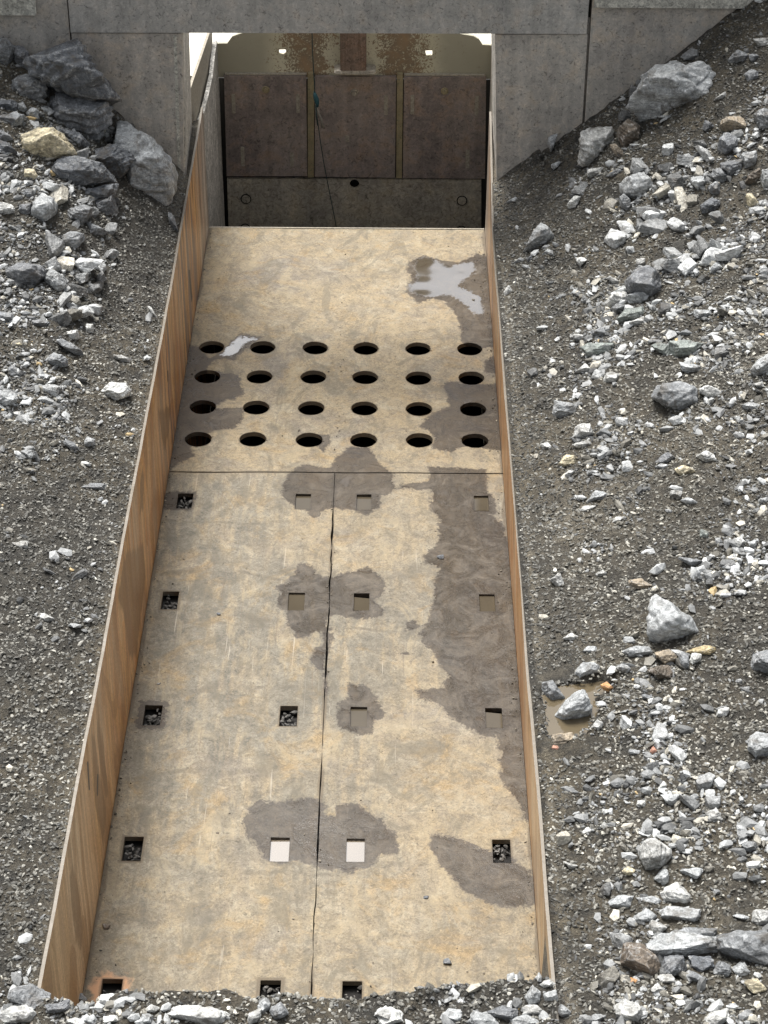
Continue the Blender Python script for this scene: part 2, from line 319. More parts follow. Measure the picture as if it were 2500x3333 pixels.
# ------------------------------------------------------------ ground
def sm(a, b, x): t = np.clip((x-a)/(b-a), 0, 1); return t*t*(3-2*t)
def lean_at(y): return np.interp(y, [5, 12, 13.6], [.046, .040, .0])
def terrain(x, y, detail=True):
    x = np.asarray(x, float); y = np.asarray(y, float); ax = np.abs(x)-1.0; d = np.maximum(ax, 0)
    sR = np.interp(y, [0, 4, 6, 9, 11, 12.6], [.0, .04, .10, .26, .50, .84]); sL = np.interp(y, [0, 4, 6, 9, 11, 12.6], [.0, .04, .08, .25, .62, 1.15])
    dd = np.where(d > 2.2, 2.2+(d-2.2)*.25, d)
    dl = np.where(d > .55, .55+(d-.55)*.55, d)
    z = .835+np.where(x > 0, sR*dd, sL*dl)
    z = z+.04*sm(12.1, 12.6, y)*(d < .3)
    n = fbm(P3(x*1.7, y*1.7, 3.), 3)*.045*sm(0.02, .5, d)*sm(12.7, 12.2, y)
    if detail: n = n+(fbm(P3(x*14, y*14, 1.), 3)*.012+fbm(P3(x*42, y*42, 5.), 2)*.006)*sm(-.0, .08, d)
    z = z+n
    # loading bank across the near end of the trough
    inn = (x > -1.0) & (x < 1.006-lean_at(y))
    yc = 5.55-.07*sm(-.6, -.8, x)+.04*fbm(P3(x*3, 0*x, 8.), 3)
    bank = .845+.03*sm(.3, 1., np.abs(x))-.015*sm(.6, 0, np.abs(x-.1))+.03*fbm(P3(x*5, y*5, 2.), 3)
    if detail: bank = bank+.012*fbm(P3(x*22, y*22, 6.), 2)
    bank = bank-np.maximum(y-yc, 0)*1.6
    return np.where(inn & (y > 3), bank, z)
def gridlines(segs):
    out = []
    for a, b, n in segs: out += list(np.linspace(a, b, n, endpoint=False))
    return np.array(out+[segs[-1][1]])
def build_ground():
    xs = gridlines([(-60, -8, 10), (-8, -3.2, 20), (-3.2, -1.06, 142), (-1.06, -1.014, 3), (-1.014, -.985, 2), (-.985, .985, 130), (.985, 1.014, 2), (1.014, 1.06, 3), (1.06, 3.4, 156), (3.4, 8, 20), (8, 60, 10)])
    ys = gridlines([(-60, -4, 10), (-4, 3, 30), (3, 4.6, 40), (4.6, 12.6, 560), (12.6, 13.62, 40)])
    X, Y = np.meshgrid(xs, ys); Z = terrain(X, Y)
    Z = np.where(Y > 12.6, .86+.012*fbm(P3(X*30, Y*30), 2), Z)
    lean = lean_at(Y)*np.interp(X, [.90, 1.0, 1.02, 1.12], [0, 1, 1, 0])*(Y > 4)
    X = X-lean-.004*np.sign(X)*(np.abs(np.abs(X)-1.014) < .002)
    Z2_ = terrain(X, Y); Z = np.where(Y > 12.6, Z, Z2_)
    V = np.stack([X, Y, Z], -1).reshape(-1, 3); nx = len(xs)
    i, j = np.meshgrid(np.arange(len(xs)-1), np.arange(len(ys)-1)); i = i.ravel(); j = j.ravel()
    xc = (xs[i]+xs[i+1])/2; yc = (ys[j]+ys[j+1])/2
    keep = ~((np.abs(xc) < 1.013) & (yc > 6.02)) & ~((yc > 12.6) & (np.abs(xc) > 1.10))
    i, j = i[keep], j[keep]; a = j*nx+i
    me = mesh_np('ground', V, np.stack([a, a+1, a+nx+1, a+nx], 1), True)
    x, y = V[:, 0], V[:, 1]
    big = fbm(P3(x*.9, y*.9, 4.), 3)
    pr_ = sm(1.0, 1.25, x)*sm(11.4, 10.2, y)*.8; pl = sm(-1.45, -1.75, x)*sm(9.6, 8.9, y)*.55
    rim = np.exp(-np.maximum(np.abs(x)-1.01, 0)/.035)*(np.abs(x) > 1.0)*.8
    fattr(me, 'pale', np.clip(pr_*(.55+.8*big)+pl*(.5+.8*big), 0, 1)*.85+rim)
    fattr(me, 'warm', np.clip(.5+.9*fbm(P3(x*1.3, y*1.3, 9.), 3), 0, 1))
    tag(link('ground', me, MSOIL), kind='structure')
    # far ground beyond the hopper, below the chamber mouth
    bm = bmesh.new(); vs = [bm.verts.new(p) for p in [(-60, 16.2, -1.4), (60, 16.2, -1.4), (60, 90, -1.4), (-60, 90, -1.4)]]; bm.faces.new(vs)
    tag(link('ground', mesh_bm('far_ground', bm), mat_plain('pale_yard', (.42, .40, .35), .9, .15, 4)), kind='structure')
build_ground()

# ------------------------------------------------------------ feeder trough
trough = empty('feeder_trough', 'long rusty steel feeder trough with round holes in its tan deck and low side walls', 'feeder')
D1w = [conv('D1', p) for p in [
    [(385, 525), (430, 495), (520, 508), (470, 545), (400, 602), (330, 600), (290, 625), (290, 645), (420, 660), (440, 745), (400, 772), (370, 765), (330, 800), (430, 800), (440, 850), (400, 890), (310, 900), (220, 960), (240, 1000), (150, 1040), (110, 1060), (120, 900), (160, 700), (200, 545), (250, 545), (300, 592), (345, 570)],
    [(1290, 690), (1440, 700), (1505, 700), (1520, 860), (1530, 990), (1400, 965), (1350, 960), (1300, 990), (1230, 970), (1210, 900), (1160, 880), (1200, 840), (1250, 810), (1300, 790), (1260, 710)],
    [(830, 1000), (880, 960), (970, 960), (1000, 1030), (1060, 1070), (1075, 1140), (1010, 1170), (1010, 1220), (940, 1250), (900, 1230), (820, 1220), (760, 1230), (735, 1265), (700, 1225), (640, 1210), (600, 1180), (590, 1120), (640, 1060), (700, 1035), (800, 1060)],
    [(750, 905), (790, 915), (790, 950), (770, 980), (740, 955)]]]
D2w = [conv('D2', p) for p in [
    [(1210, 20), (1420, 30), (1430, 120), (1430, 190), (1480, 222), (1515, 330), (1530, 500), (1545, 700), (1560, 900), (1580, 1130), (1470, 1130), (1465, 990), (1400, 990), (1350, 950), (1290, 920), (1250, 870), (1180, 850), (1160, 820), (1260, 820), (1280, 770), (1220, 680), (1170, 620), (1220, 560), (1230, 430), (1250, 390), (1195, 370), (1200, 340), (1240, 310), (1250, 220), (1220, 180)],
    [(740, 375), (790, 375), (830, 420), (880, 410), (1000, 380), (1055, 440), (1050, 480), (1020, 500), (1065, 540), (1050, 560), (960, 570), (880, 550), (850, 560), (860, 650), (845, 720), (850, 850), (830, 850), (830, 770), (780, 720), (790, 680), (830, 660), (820, 620), (750, 640), (710, 610), (700, 540), (660, 520), (670, 450), (710, 430)],
    [(925, 795), (985, 810), (1030, 860), (1055, 920), (1015, 940), (1000, 980), (940, 985), (890, 970), (875, 920), (890, 870), (915, 860)],
    [(230, 135), (305, 110), (370, 110), (370, 150), (350, 182), (230, 178)],
    [(1120, 575), (1170, 570), (1180, 610), (1130, 615)], [(1080, 685), (1160, 690), (1120, 700)], [(1100, 85), (1230, 78), (1230, 105), (1100, 105)]]]
D3w = [conv('D3', p) for p in [
    [(1440, -30), (1545, -30), (1560, 280), (1530, 262), (1510, 220), (1480, 180), (1450, 120)],
    [(700, 195), (760, 205), (830, 185), (900, 190), (910, 240), (935, 240), (950, 205), (1010, 205), (1080, 250), (1130, 300), (1130, 355), (1080, 360), (1050, 400), (980, 420), (900, 400), (830, 375), (780, 395), (720, 385), (700, 340), (660, 290), (665, 235)],
    [(1230, 290), (1300, 300), (1400, 340), (1480, 370), (1520, 400), (1545, 415), (1590, 500), (1500, 530), (1430, 520), (1380, 500), (1320, 460), (1270, 400), (1230, 340)]]]
DSw = [conv('DS', p) for p in [
    [(890, 560), (915, 552), (955, 562), (990, 565), (1030, 548), (1055, 553), (1066, 600), (1070, 640), (1075, 752), (1020, 752), (995, 735), (990, 690), (960, 650), (935, 645), (905, 655), (878, 630), (888, 605), (878, 580)],
    [(1080, 765), (1080, 808), (1050, 805), (1045, 780), (1060, 768)]]]
def W2(polys): return [[tuple(atZ(*p, 0)[:2]) for p in q] for q in polys]
WETP = W2(D1w+D2w+D3w+DSw)
POOLP = W2([conv('D1', [(1150, 180), (1210, 175), (1290, 215), (1340, 195), (1400, 190), (1400, 235), (1330, 290), (1430, 340), (1440, 420), (1400, 410), (1300, 330), (1230, 345), (1160, 330), (1120, 305), (1150, 270)]),
            conv('D1', [(390, 528), (430, 503), (500, 512), (450, 540), (390, 590), (345, 580)])])
GRIMEP = W2([conv('D2', [(540, 550), (620, 560), (680, 580), (600, 600)]), conv('D3', [(540, 235), (600, 240), (600, 255), (545, 255)]), conv('D3', [(480, 620), (540, 605), (600, 600), (560, 625), (490, 638)]),
             conv('D1', [(640, 395), (700, 390), (705, 430), (655, 440)])])
ROWY = [10.125, 9.155, 8.18, 7.21, 6.31]; COLX = [-.877, -.185, .172, .860]
POCK = [(x, y) for y in ROWY for x in COLX]
def grid_plate(name, x0, x1, y0, y1, holes, left_j=0, right_j=0, step=.0105, th=.028, lab=None):
    nx, ny = int(round((x1-x0)/step)), int(round((y1-y0)/step))
    X, Y = np.meshgrid(np.linspace(x0, x1, nx+1), np.linspace(y0, y1, ny+1)); idx = np.arange(X.size).reshape(X.shape)
    ins = np.zeros(X.shape, bool); hit = []
    xc = (X[:-1, :-1]+X[1:, 1:])/2; yc = (Y[:-1, :-1]+Y[1:, 1:])/2; dead = np.zeros(xc.shape, bool)
    walls = []
    for h in holes:
        if h[0] == 'c':
            _, cx, cyy, r = h; dx, dy = X-cx, Y-cyy; d = np.hypot(dx, dy)
            dead |= np.hypot(xc-cx, yc-cyy) < r
            jag = 1+.012*np.sin(5*np.arctan2(dy, dx)+cx*9)+.010*np.sin(13*np.arctan2(dy, dx)+cyy*7)
            m = np.abs(d-r) < step*.75; k = np.where(m, r*jag/np.maximum(d, 1e-6), 1); X = cx+dx*k; Y = cyy+dy*k
            walls.append([(cx+r*.985*math.cos(t), cyy+r*.985*math.sin(t)) for t in np.linspace(0, 2*math.pi, 48, endpoint=False)])
        else:
            _, cx, cyy, hw, hl = h; dx, dy = X-cx, Y-cyy
            dead |= (np.abs(xc-cx) < hw) & (np.abs(yc-cyy) < hl)
            near = (np.abs(dx) < hw+step*.75) & (np.abs(dy) < hl+step*.75)
            mx = near & (np.abs(np.abs(dx)-hw) < step*.6); my = near & (np.abs(np.abs(dy)-hl) < step*.6)
            X = np.where(mx, cx+np.sign(dx)*hw, X); Y = np.where(my, cyy+np.sign(dy)*hl, Y)
            walls.append([(cx-hw, cyy-hl), (cx+hw, cyy-hl), (cx+hw, cyy+hl), (cx-hw, cyy+hl)])
    if left_j: X[:, 0] += left_j*(.25+.9*fbm(P3(Y[:, 0]*9, 0*Y[:, 0], 2.), 4))*np.interp(Y[:, 0], [7.9, 8.05, 8.3, 8.4, 9.9, 10.1], [1, .1, .1, 1.5, 1.5, .2])
    if right_j: X[:, -1] -= right_j*(.25+.9*fbm(P3(Y[:, -1]*9, 0*Y[:, -1], 6.), 4))*np.interp(Y[:, -1], [7.9, 8.05, 8.3, 8.4, 9.9, 10.1], [1, .1, .1, 1.5, 1.5, .2])
    Z = .004*fbm(P3(X*2.5, Y*2.5, 11.), 3)
    V = np.stack([X, Y, Z], -1).reshape(-1, 3)
    a = idx[:-1, :-1][~dead]; b = idx[:-1, 1:][~dead]; c = idx[1:, 1:][~dead]; d = idx[1:, :-1][~dead]
    Q = np.stack([a, b, c, d], 1)
    ex, eq = [], []; n0 = len(V)
    def strip(loop, closed=True):
        nonlocal n0
        n = len(loop)
        for (px, py) in loop: ex.append((px, py, -.0005)); ex.append((px, py, -th))
        for i in range(n if closed else n-1):
            j = (i+1) % n; eq.append((n0+2*i, n0+2*j, n0+2*j+1, n0+2*i+1))
        n0 += 2*n
    for wl in walls: strip(wl)
    for col in ((0, None), (-1, None)): strip([(X[k, col[0]], Y[k, col[0]]) for k in range(0, ny+1, 2)], False)
    for row in (0, -1): strip([(X[row, k], Y[row, k]) for k in range(0, nx+1, 2)], False)
    V = np.vstack([V, np.array(ex)]); Q = np.vstack([Q, np.array(eq)])
    me = mesh_np(name, V, Q, True); x, y = V[:, 0], V[:, 1]
    wet = np.full(len(V), -1.)
    for p in WETP: wet = np.maximum(wet, sdf_poly(x, y, p))
    gr = np.full(len(V), -1.)
    smu = np.full(len(V), -1.)
    for p in GRIMEP: smu = np.maximum(smu, sdf_poly(x, y, p))
    fattr(me, 'smudge', smu)
    rust = np.full(len(V), -1.)
    for k, (hx, hy) in enumerate(POCK):
        dd = np.maximum(np.abs(x-hx)-.045, np.abs(y-hy)-.08)
        if abs(hx) > .5 and k != 16 and k != 12+3: gr = np.maximum(gr, .014-dd)
        elif k == 17: gr = np.maximum(gr, .02-dd)
        if k == 16: rust = np.maximum(rust, .05-np.hypot(np.maximum(np.abs(x-hx)-.045, 0), np.maximum(np.abs(y-hy)-.07, 0)))
        if k in (8, 3): wet = np.maximum(wet, .035-dd)
    for h in holes:
        if h[0] == 'r': gr = np.maximum(gr, .007-np.maximum(np.abs(x-h[1])-.045, np.abs(y-h[2])-.08))
        if h[0] == 'c': gr = np.maximum(gr, .004-(np.hypot(x-h[1], y-h[2])-h[3]))
    # dirt along the side walls and seams
    edge = np.minimum(x+1, 1-x); gr = np.maximum(gr, .016-edge+.012*fbm(P3(x*6, y*4, 1.), 3))
    if y0 < 10: gr = np.maximum(gr, .008-np.abs(y-10.435)); gr = np.maximum(gr, .006-np.abs(x+.005)+.012*fbm(P3(x*2, y*3, 3.), 3))
    else: gr = np.maximum(gr, .005-np.abs(y-10.445))
    fattr(me, 'wet', wet); fattr(me, 'grime', gr); fattr(me, 'rust', rust)
    pool = np.full(len(V), -1.)
    for p in POOLP: pool = np.maximum(pool, sdf_poly(x, y, p))
    fattr(me, 'pool', pool)
    fattr(me, 'grey', sm(10.5, 10.3, y)*(.55+.45*sm(6.2, 8, y))*np.clip(.7+.6*fbm(P3(x*1.5, y*.8, 7.), 3), .1, 1))
    o = link('deck_plate', me, MD, trough)
    if lab: tag(o, lab)
    return o
HX = [-.852, -.518, -.172, .160, .503, .842]; HY = [11.927, 11.552, 11.175, 10.803]
grid_plate('deck_plate', -.998, .998, 10.442, 13.652, [('c', x, y, .0825) for y in HY for x in HX], lab='tan deck plate pierced by four rows of round holes')
grid_plate('deck_plate', -.998, -.0075, 5.45, 10.432, [('r', x, y, .045, .08) for x, y in POCK if x < 0], 0, .0035, lab='left deck plate with rectangular bolt pockets')
grid_plate('deck_plate', -.0045, .998, 5.45, 10.432, [('r', x, y, .043, .078) for x, y in POCK if x > 0], .0035, 0, lab='right deck plate with rectangular bolt pockets and wet stains')
# end lip of the deck, pan with added blackout box, cross bars under the holes
bm = bmesh.new(); box(bm, -.998, .998, 13.656, 13.672, -.05, .004, .002); link('deck_lip', mesh_bm('deck_lip', bm), MPALE, trough)
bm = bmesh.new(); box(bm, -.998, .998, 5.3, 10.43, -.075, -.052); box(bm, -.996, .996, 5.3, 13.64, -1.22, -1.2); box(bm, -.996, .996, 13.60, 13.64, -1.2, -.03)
link('under_deck_blackout', mesh_bm('under_deck_blackout', bm), MBLK, trough)  # unseen box added below the deck to shut out light from underneath
bm = bmesh.new(); box(bm, -.99, .99, 10.70, 10.77, -.22, -.10, .004); link('cross_bar', mesh_bm('cross_bar', bm), MDL, trough)
def side_wall(sgn, y0, y1):
    ys = np.arange(y0, y1+.001, .0125); zs = np.concatenate([[-1.2, -.3], np.linspace(-.03, .86, 60)]); Yg, Zg = np.meshgrid(ys, zs)
    topz = .855+.0035*fbm(P3(ys*8, 0*ys, sgn*2.), 4)+np.interp(ys, [5, 11.3, 13.66], [0, 0, .085])
    if sgn > 0: topz = topz-np.interp(ys, [5, 6.5, 9, 12, 13.6], [.0, .0, .05, .05, 0.0])
    Zg = np.where(Zg > 0, Zg*topz[None, :]/.86, Zg)
    lean = np.interp(Yg, [5, 12, 13.6], [.046, .040, .0])*np.clip(Zg/.85, 0, 1) if sgn > 0 else 0*Zg
    dent = .003*fbm(P3(Yg*1.2, Zg*2.2, 5.+sgn), 3)*np.clip(Zg*4, 0, 1)
    X = sgn*(1.0-lean)+dent; T = .014
    V1 = np.stack([X, Yg, Zg], -1).reshape(-1, 3); V2 = V1.copy(); V2[:, 0] += sgn*T
    ny = len(ys); idx = np.arange(len(V1)).reshape(Yg.shape); n = len(V1)
    a, b, c, d = idx[:-1, :-1].ravel(), idx[:-1, 1:].ravel(), idx[1:, 1:].ravel(), idx[1:, :-1].ravel()
    Q = [np.stack([a, b, c, d], 1), np.stack([d, c, b, a], 1)+n]
    t = idx[-1]; Q.append(np.stack([t[:-1], t[1:], t[1:]+n, t[:-1]+n], 1))
    for e in (idx[:, 0], idx[:, -1]): Q.append(np.stack([e[:-1], e[1:], e[1:]+n, e[:-1]+n], 1))
    V = np.vstack([V1, V2]); me = mesh_np('side_wall', V, np.vstack(Q), False)
    y, z = V[:, 1], V[:, 2]; fattr(me, 'far', np.clip((y-5.5)/8., 0, 1))
    patch = np.full(len(V), -1.); slit = np.full(len(V), -1.)
    if sgn < 0:
        LL = [[(320, 1500), (345, 1600), (365, 1800), (357, 1900), (335, 1850), (315, 1700), (305, 1560)], [(430, 870), (452, 950), (482, 1200), (467, 1225), (440, 1050), (425, 950)],
              [(520, 330), (545, 420), (570, 590), (600, 600), (640, 230), (630, 100), (560, 130), (540, 200)], [(400, 930), (415, 940), (470, 1260), (455, 1420), (420, 1250)]]
        for p in LL:
            q = [tuple(atX(*k, -1.)[1:]) for k in conv('LL', p)]; patch = np.maximum(patch, sdf_poly(y, z, q))
        for reg, p in [('ML', [(930, 1850), (945, 1900), (935, 2130), (915, 2160), (915, 1980)]), ('ML', [(1040, 1480), (1120, 1440), (1110, 1600), (1080, 1750), (1060, 1640)])]:
            q = [tuple(atX(*k, -1.)[1:]) for k in conv(reg, p)]; patch = np.maximum(patch, sdf_poly(y, z, q))
        for reg, p in [('LL', [(383, 1055), (390, 1055), (398, 1180), (392, 1180)]), ('LL', [(429, 1110), (436, 1110), (434, 1205), (428, 1205)]), ('ML', [(1232, 560), (1242, 560), (1258, 740), (1252, 780), (1244, 700)]), ('ML', [(1095, 1220), (1103, 1220), (1104, 1290), (1097, 1290)])]:
            q = [tuple(atX(*k, -1.)[1:]) for k in conv(reg, p)]; slit = np.maximum(slit, sdf_poly(y, z, q))
    fattr(me, 'patch', patch); fattr(me, 'slit', slit)
    return tag(link('side_wall', me, MW, trough), 'left side wall streaked with orange rust' if sgn < 0 else 'right side wall of pale tan steel seen nearly edge on')
side_wall(-1, 5.0, 13.66); side_wall(1, 5.0, 13.62)
# ------------------------------------------------------------ hopper front wall
hw = empty('hopper_front_wall', 'mottled grey steel front wall with a wide beam over the opening above the deck', 'wall', loc=(0, 0, 0))
YF = 12.6
def slab(name, pts, y0, y1, mat, lab=None, holes=[], par=None):
    bm = bmesh.new(); plate(bm, pts, holes, y0, y1); o = link(name, mesh_bm(name, bm), mat, par or hw)
    if lab: tag(o, lab)
    return o
slab('beam', [(-1.712, 1.900), (1.545, 1.912), (1.560, 2.75), (-1.712, 2.75)], YF-.012, YF+.05, MBEAM, 'wide grey beam across the top of the opening')
slab('wall_panel', [(-1.71, -.4), (-1.055, -.4), (-1.05, .85), (-1.008, 1.893), (-1.71, 1.890)], YF, YF+.06, MP)
slab('wall_panel', [(1.018, -.4), (1.553, -.4), (1.553, 1.905), (.970, 1.899), (1.015, .86)], YF, YF+.06, MP)
slab('wall_panel', [(-4.5, -.4), (-1.722, -.4), (-1.722, 3.6), (-4.5, 3.6)], YF+.004, YF+.06, MP)
slab('wall_panel', [(1.570, -.4), (5, -.4), (5, 3.6), (1.570, 3.6)], YF+.004, YF+.06, MP)
slab('wall_panel', [(-1.712, 2.76), (1.560, 2.76), (1.560, 3.6), (-1.712, 3.6)], YF+.004, YF+.06, MP)
slab('light_stop_plate', [(-1.78, 1.91), (1.62, 1.92), (1.62, 3.55), (-1.78, 3.55)], YF+.075, YF+.09, MBLK)  # unseen black sheet added behind the beam to stop light leaking through
slab('corner_plate', [(-4.4, 2.015), (-1.925, 2.018), (-1.915, 2.03), (-1.915, 3.2), (-4.4, 3.2)], YF-.03, YF+.003, MPL, 'pale square plate at the top left corner')
slab('corner_plate', [(1.580, 2.092), (4.9, 2.092), (4.9, 3.2), (1.580, 3.2)], YF-.03, YF+.003, MPL, 'pale plate along the top right edge')
slab('panel_rib', [(-1.085, .95), (-1.065, .95), (-1.045, 1.88), (-1.065, 1.88)], YF-.004, YF+.001, MPL)
slab('joint_light_stop', [(-1.722, .8), (-1.71, .8), (-1.71, 2.2), (-1.722, 2.2)], YF+.055, YF+.072, MP)  # added strip behind the panel gap, stops light leaking through
slab('joint_light_stop', [(1.553, 1.0), (1.5695, 1.0), (1.5695, 1.99), (1.553, 1.99)], YF+.055, YF+.072, MP)  # same added light stop behind the right gap
def quad_plate(name, pts, off, mat, par, lab=None):
    bm = bmesh.new(); a = [bm.verts.new(p) for p in pts]; b = [bm.verts.new(tuple(np.array(p)+off)) for p in pts]; n = len(a)
    bm.faces.new(a); bm.faces.new(list(reversed(b)))
    for i in range(n): bm.faces.new([a[i], b[i], b[(i+1) % n], a[(i+1) % n]])
    o = link(name, mesh_bm(name, bm), mat, par)
    if lab: tag(o, lab)
    return o
quad_plate('reveal_plate', [(-1.05, 12.661, .6), (-1.075, 13.50, .6), (-1.07, 13.52, 1.2), (-1.045, 13.46, 1.95), (-1.008, 12.661, 1.95)], (-.03, 0, 0), MREV, hw, 'left reveal plate of the opening')
quad_plate('reveal_plate', [(1.03, 12.661, .6), (float(atY(1604, 500, 13.5)[0]), 13.5, .6), (float(atY(1602, 330, 13.5)[0]), 13.5, 1.1), (float(atY(1594, 112, 13.5)[0]), 13.5, 1.75), (.972, 12.661, 1.95)], (.03, 0, 0), MREV, hw, 'bright right reveal plate of the opening')

# ------------------------------------------------------------ crusher chamber behind
ch = empty('crusher_chamber', 'dark crusher chamber wall of bolted liner plates below a flaking cream panel', 'crusher')
def Z2(region, pts, Y=15.): return [(float(atY(*p, Y)[0]), float(atY(*p, Y)[2])) for p in conv(region, pts)]
hole1 = Z2('BK', [(465, 168), (499, 168), (499, 186), (484, 193), (465, 188)], 15); hole2 = Z2('BK', [(1183, 173), (1217, 173), (1217, 198), (1187, 198)], 15)
up = [(-.985, .60), (1.085, .60), (1.075, .868), (1.0, .872), (.972, .915), (.93, .94), (.83, .958), (.70, .972), (.60, 1.16), (-.60, 1.16), (-.70, .972), (-.82, .950), (-.885, .925), (-.925, .870), (-1.02, .868), (-1.02, .6)]
def bloom_plate():
    # fine faces so the rust map has resolution
    bm = bmesh.new(); plate(bm, up, [hole1, hole2], 15.0, 15.03)
    bmesh.ops.triangulate(bm, faces=bm.faces)
    for _ in range(4):
        long = [e for e in bm.edges if e.calc_length() > .06]
        if long: bmesh.ops.subdivide_edges(bm, edges=long, cuts=1)
        bmesh.ops.triangulate(bm, faces=bm.faces)
    me = mesh_bm('back_panel', bm); n = len(me.vertices); v = np.zeros(n*3); me.vertices.foreach_get('co', v); v = v.reshape(-1, 3)
    x, z = v[:, 0], v[:, 2]; c = np.exp(-((np.abs(x-.03)-.36)/.22)**2)*.9+.25*np.exp(-((np.abs(x-.03)-.2)/.3)**2); c *= 1-.9*sm(.62, .72, np.abs(x-.02))
    c = np.where(np.abs(x-.03) < .2, .35, c); fattr(me, 'bloom', c)
    o = link('back_panel', me, MPT, ch); tag(o, 'cream painted upper panel with rust blooms and two small square openings')
bloom_plate()
bx = Z2('BK', [(765, 100), (893, 100), (893, 268), (765, 268)], 14.9)
bm = bmesh.new(); box(bm, bx[0][0], bx[1][0], 14.86, 14.998, bx[2][1], 1.3, .008); link('column', mesh_bm('column', bm), MCOL, ch)
b2 = Z2('BK', [(735, 272), (940, 272), (940, 292), (735, 292)], 14.86)
bm = bmesh.new(); box(bm, b2[0][0], b2[1][0], 14.84, 14.996, b2[2][1], b2[0][1], .01); link('column_shadow_plate', mesh_bm('column_shadow_plate', bm), MDL, ch)  # bar standing in for the dark shadow line below the column
for k, pts in enumerate([[(195, 298), (598, 298), (604, 790), (208, 790)], [(642, 300), (1040, 302), (1035, 797), (640, 792)], [(1079, 302), (1482, 303), (1476, 802), (1072, 799)]]):
    q = Z2('BK', pts, 14.96)
    lp = slab('liner_plate', q, 14.96, 14.99, MDK, par=ch)
    bol = [[(400, 365)], [(835, 378)], [(1278, 372)]][k]
    for (a, b) in bol:
        c = Z2('BK', [(a, b)], 14.96)[0]; bm = bmesh.new()
        for r, dz in ((.030, .006), (.019, .022)):
            m = Matrix.Translation((c[0], 14.96-dz/2, c[1])) @ Matrix.Rotation(math.pi/2, 4, 'X'); bmesh.ops.create_cone(bm, cap_ends=True, segments=20 if r > .02 else 6, radius1=r, radius2=r*.9, depth=dz, matrix=m)
        link('bolt', mesh_bm('bolt', bm), MDL if k == 1 else MRIB, lp)
    for (a, b, c2) in [[(240, 385, 480), (557, 385, 478), (285, 645, 740), (528, 672, 740)], [(990, 392, 488), (800, 590, 620)], [(1120, 390, 485), (1437, 395, 490), (1392, 660, 750)]][k]:
        t = Z2('BK', [(a-9, b), (a+9, b), (a+9, c2), (a-9, c2)], 14.96); bm = bmesh.new(); box(bm, t[0][0], t[1][0], 14.953, 14.962, t[2][1], t[0][1], .003)
        link('weld_strip', mesh_bm('weld_strip', bm), MPALE, lp)
for pts in [[(606, 288), (638, 288), (636, 795), (606, 795)], [(1044, 290), (1074, 290), (1068, 800), (1040, 800)]]:
    slab('rib', Z2('BK', pts, 14.95), 14.95, 15.0, MRIB, par=ch)
slab('top_strip', Z2('BK', [(200, 288), (600, 288), (600, 294), (200, 294)], 14.97), 14.97, 15.0, MPALE, par=ch)
slab('top_strip', Z2('BK', [(1080, 290), (1478, 294), (1478, 300), (1080, 297)], 14.97), 14.97, 15.0, MPALE, par=ch)
q = Z2('BK', [(210, 803), (1458, 806), (1458, 1300), (225, 1300)], 14.97)
cy_ = Z2('BK', [(835, 828)], 14.97)[0]; hl = [(cy_[0]+.038*math.cos(t), cy_[1]+.038*math.sin(t)) for t in np.linspace(0, 2*math.pi, 20, endpoint=False)]
low = slab('lower_plate', q, 14.97, 14.995, MDL, par=ch, holes=[hl])
for (a, b) in [(303, 900), (1363, 908), (300, 1045), (1360, 1055)]:
    c = Z2('BK', [(a, b)], 14.97)[0]; bm = bmesh.new()
    m = Matrix.Translation((c[0], 14.965, c[1])) @ Matrix.Rotation(math.pi/2, 4, 'X')
    bmesh.ops.create_cone(bm, cap_ends=True, segments=32, radius1=.042, radius2=.042, depth=.006, matrix=m)
    o = link('bolt_ring', mesh_bm('bolt_ring', bm), MBLK, low)
    bm = bmesh.new(); m = Matrix.Translation((c[0], 14.961, c[1])) @ Matrix.Rotation(math.pi/2, 4, 'X'); bmesh.ops.create_cone(bm, cap_ends=True, segments=32, radius1=.034, radius2=.034, depth=.006, matrix=m)
    link('bolt', mesh_bm('bolt', bm), MDL, low)
bm = bmesh.new(); box(bm, -1.3, 1.35, 15.10, 15.14, -2.6, .55); box(bm, -1.3, 1.35, 13.7, 15.1, -2.64, -2.6); link('outer_shell', mesh_bm('outer_shell', bm), MBLK, ch)
# side plates of the chamber
sideL = [(-1.03, 13.665, -2), (-1.0, 15.0, -2), (-1.0, 15.0, .9), (-1.0, 14.75, .88), (-1.0, 14.5, .82), (-1.0, 14.2, .83), (-1.02, 13.95, .78), (-1.03, 13.70, .80), (-1.03, 13.665, .3)]
quad_plate('side_plate', sideL, (-.03, 0, 0), MREV, ch, 'scuffed left side plate of the chamber')
quad_plate('side_plate', [(1.05, 13.665, -2), (1.07, 15.0, -2), (1.07, 15.0, .95), (1.06, 13.665, 1.0)], (.03, 0, 0), MDL, ch)
quad_plate('side_flange', [(-1.07, 13.56, .60), (-1.03, 14.85, .72), (-1.03, 14.98, 1.02), (-1.07, 13.56, 1.12)], (-.02, 0, 0), MPALE, ch)
# cream painted housing beyond the chamber
hs_ = empty('crusher_housing', 'bright cream painted housing ledge seen past the rounded corners of the back panel', 'housing')
bm = bmesh.new(); box(bm, -1.9, -.70, 15.2, 17.5, -1.4, .45, .02); link('ledge', mesh_bm('ledge', bm), MCREAM, hs_)
bm = bmesh.new(); box(bm, .70, 1.9, 15.2, 17.5, -1.4, .45, .02); link('ledge', mesh_bm('ledge', bm), MCREAM, hs_)
bm = bmesh.new(); box(bm, -.69, .69, 15.25, 17.5, -1.4, .30, .02); link('ledge', mesh_bm('ledge', bm), MCREAM, hs_)
bm = bmesh.new(); box(bm, -1.9, -1.20, 13.7, 15.19, -1.4, .35, .02); link('side_ledge', mesh_bm('side_ledge', bm), MCREAM, hs_)
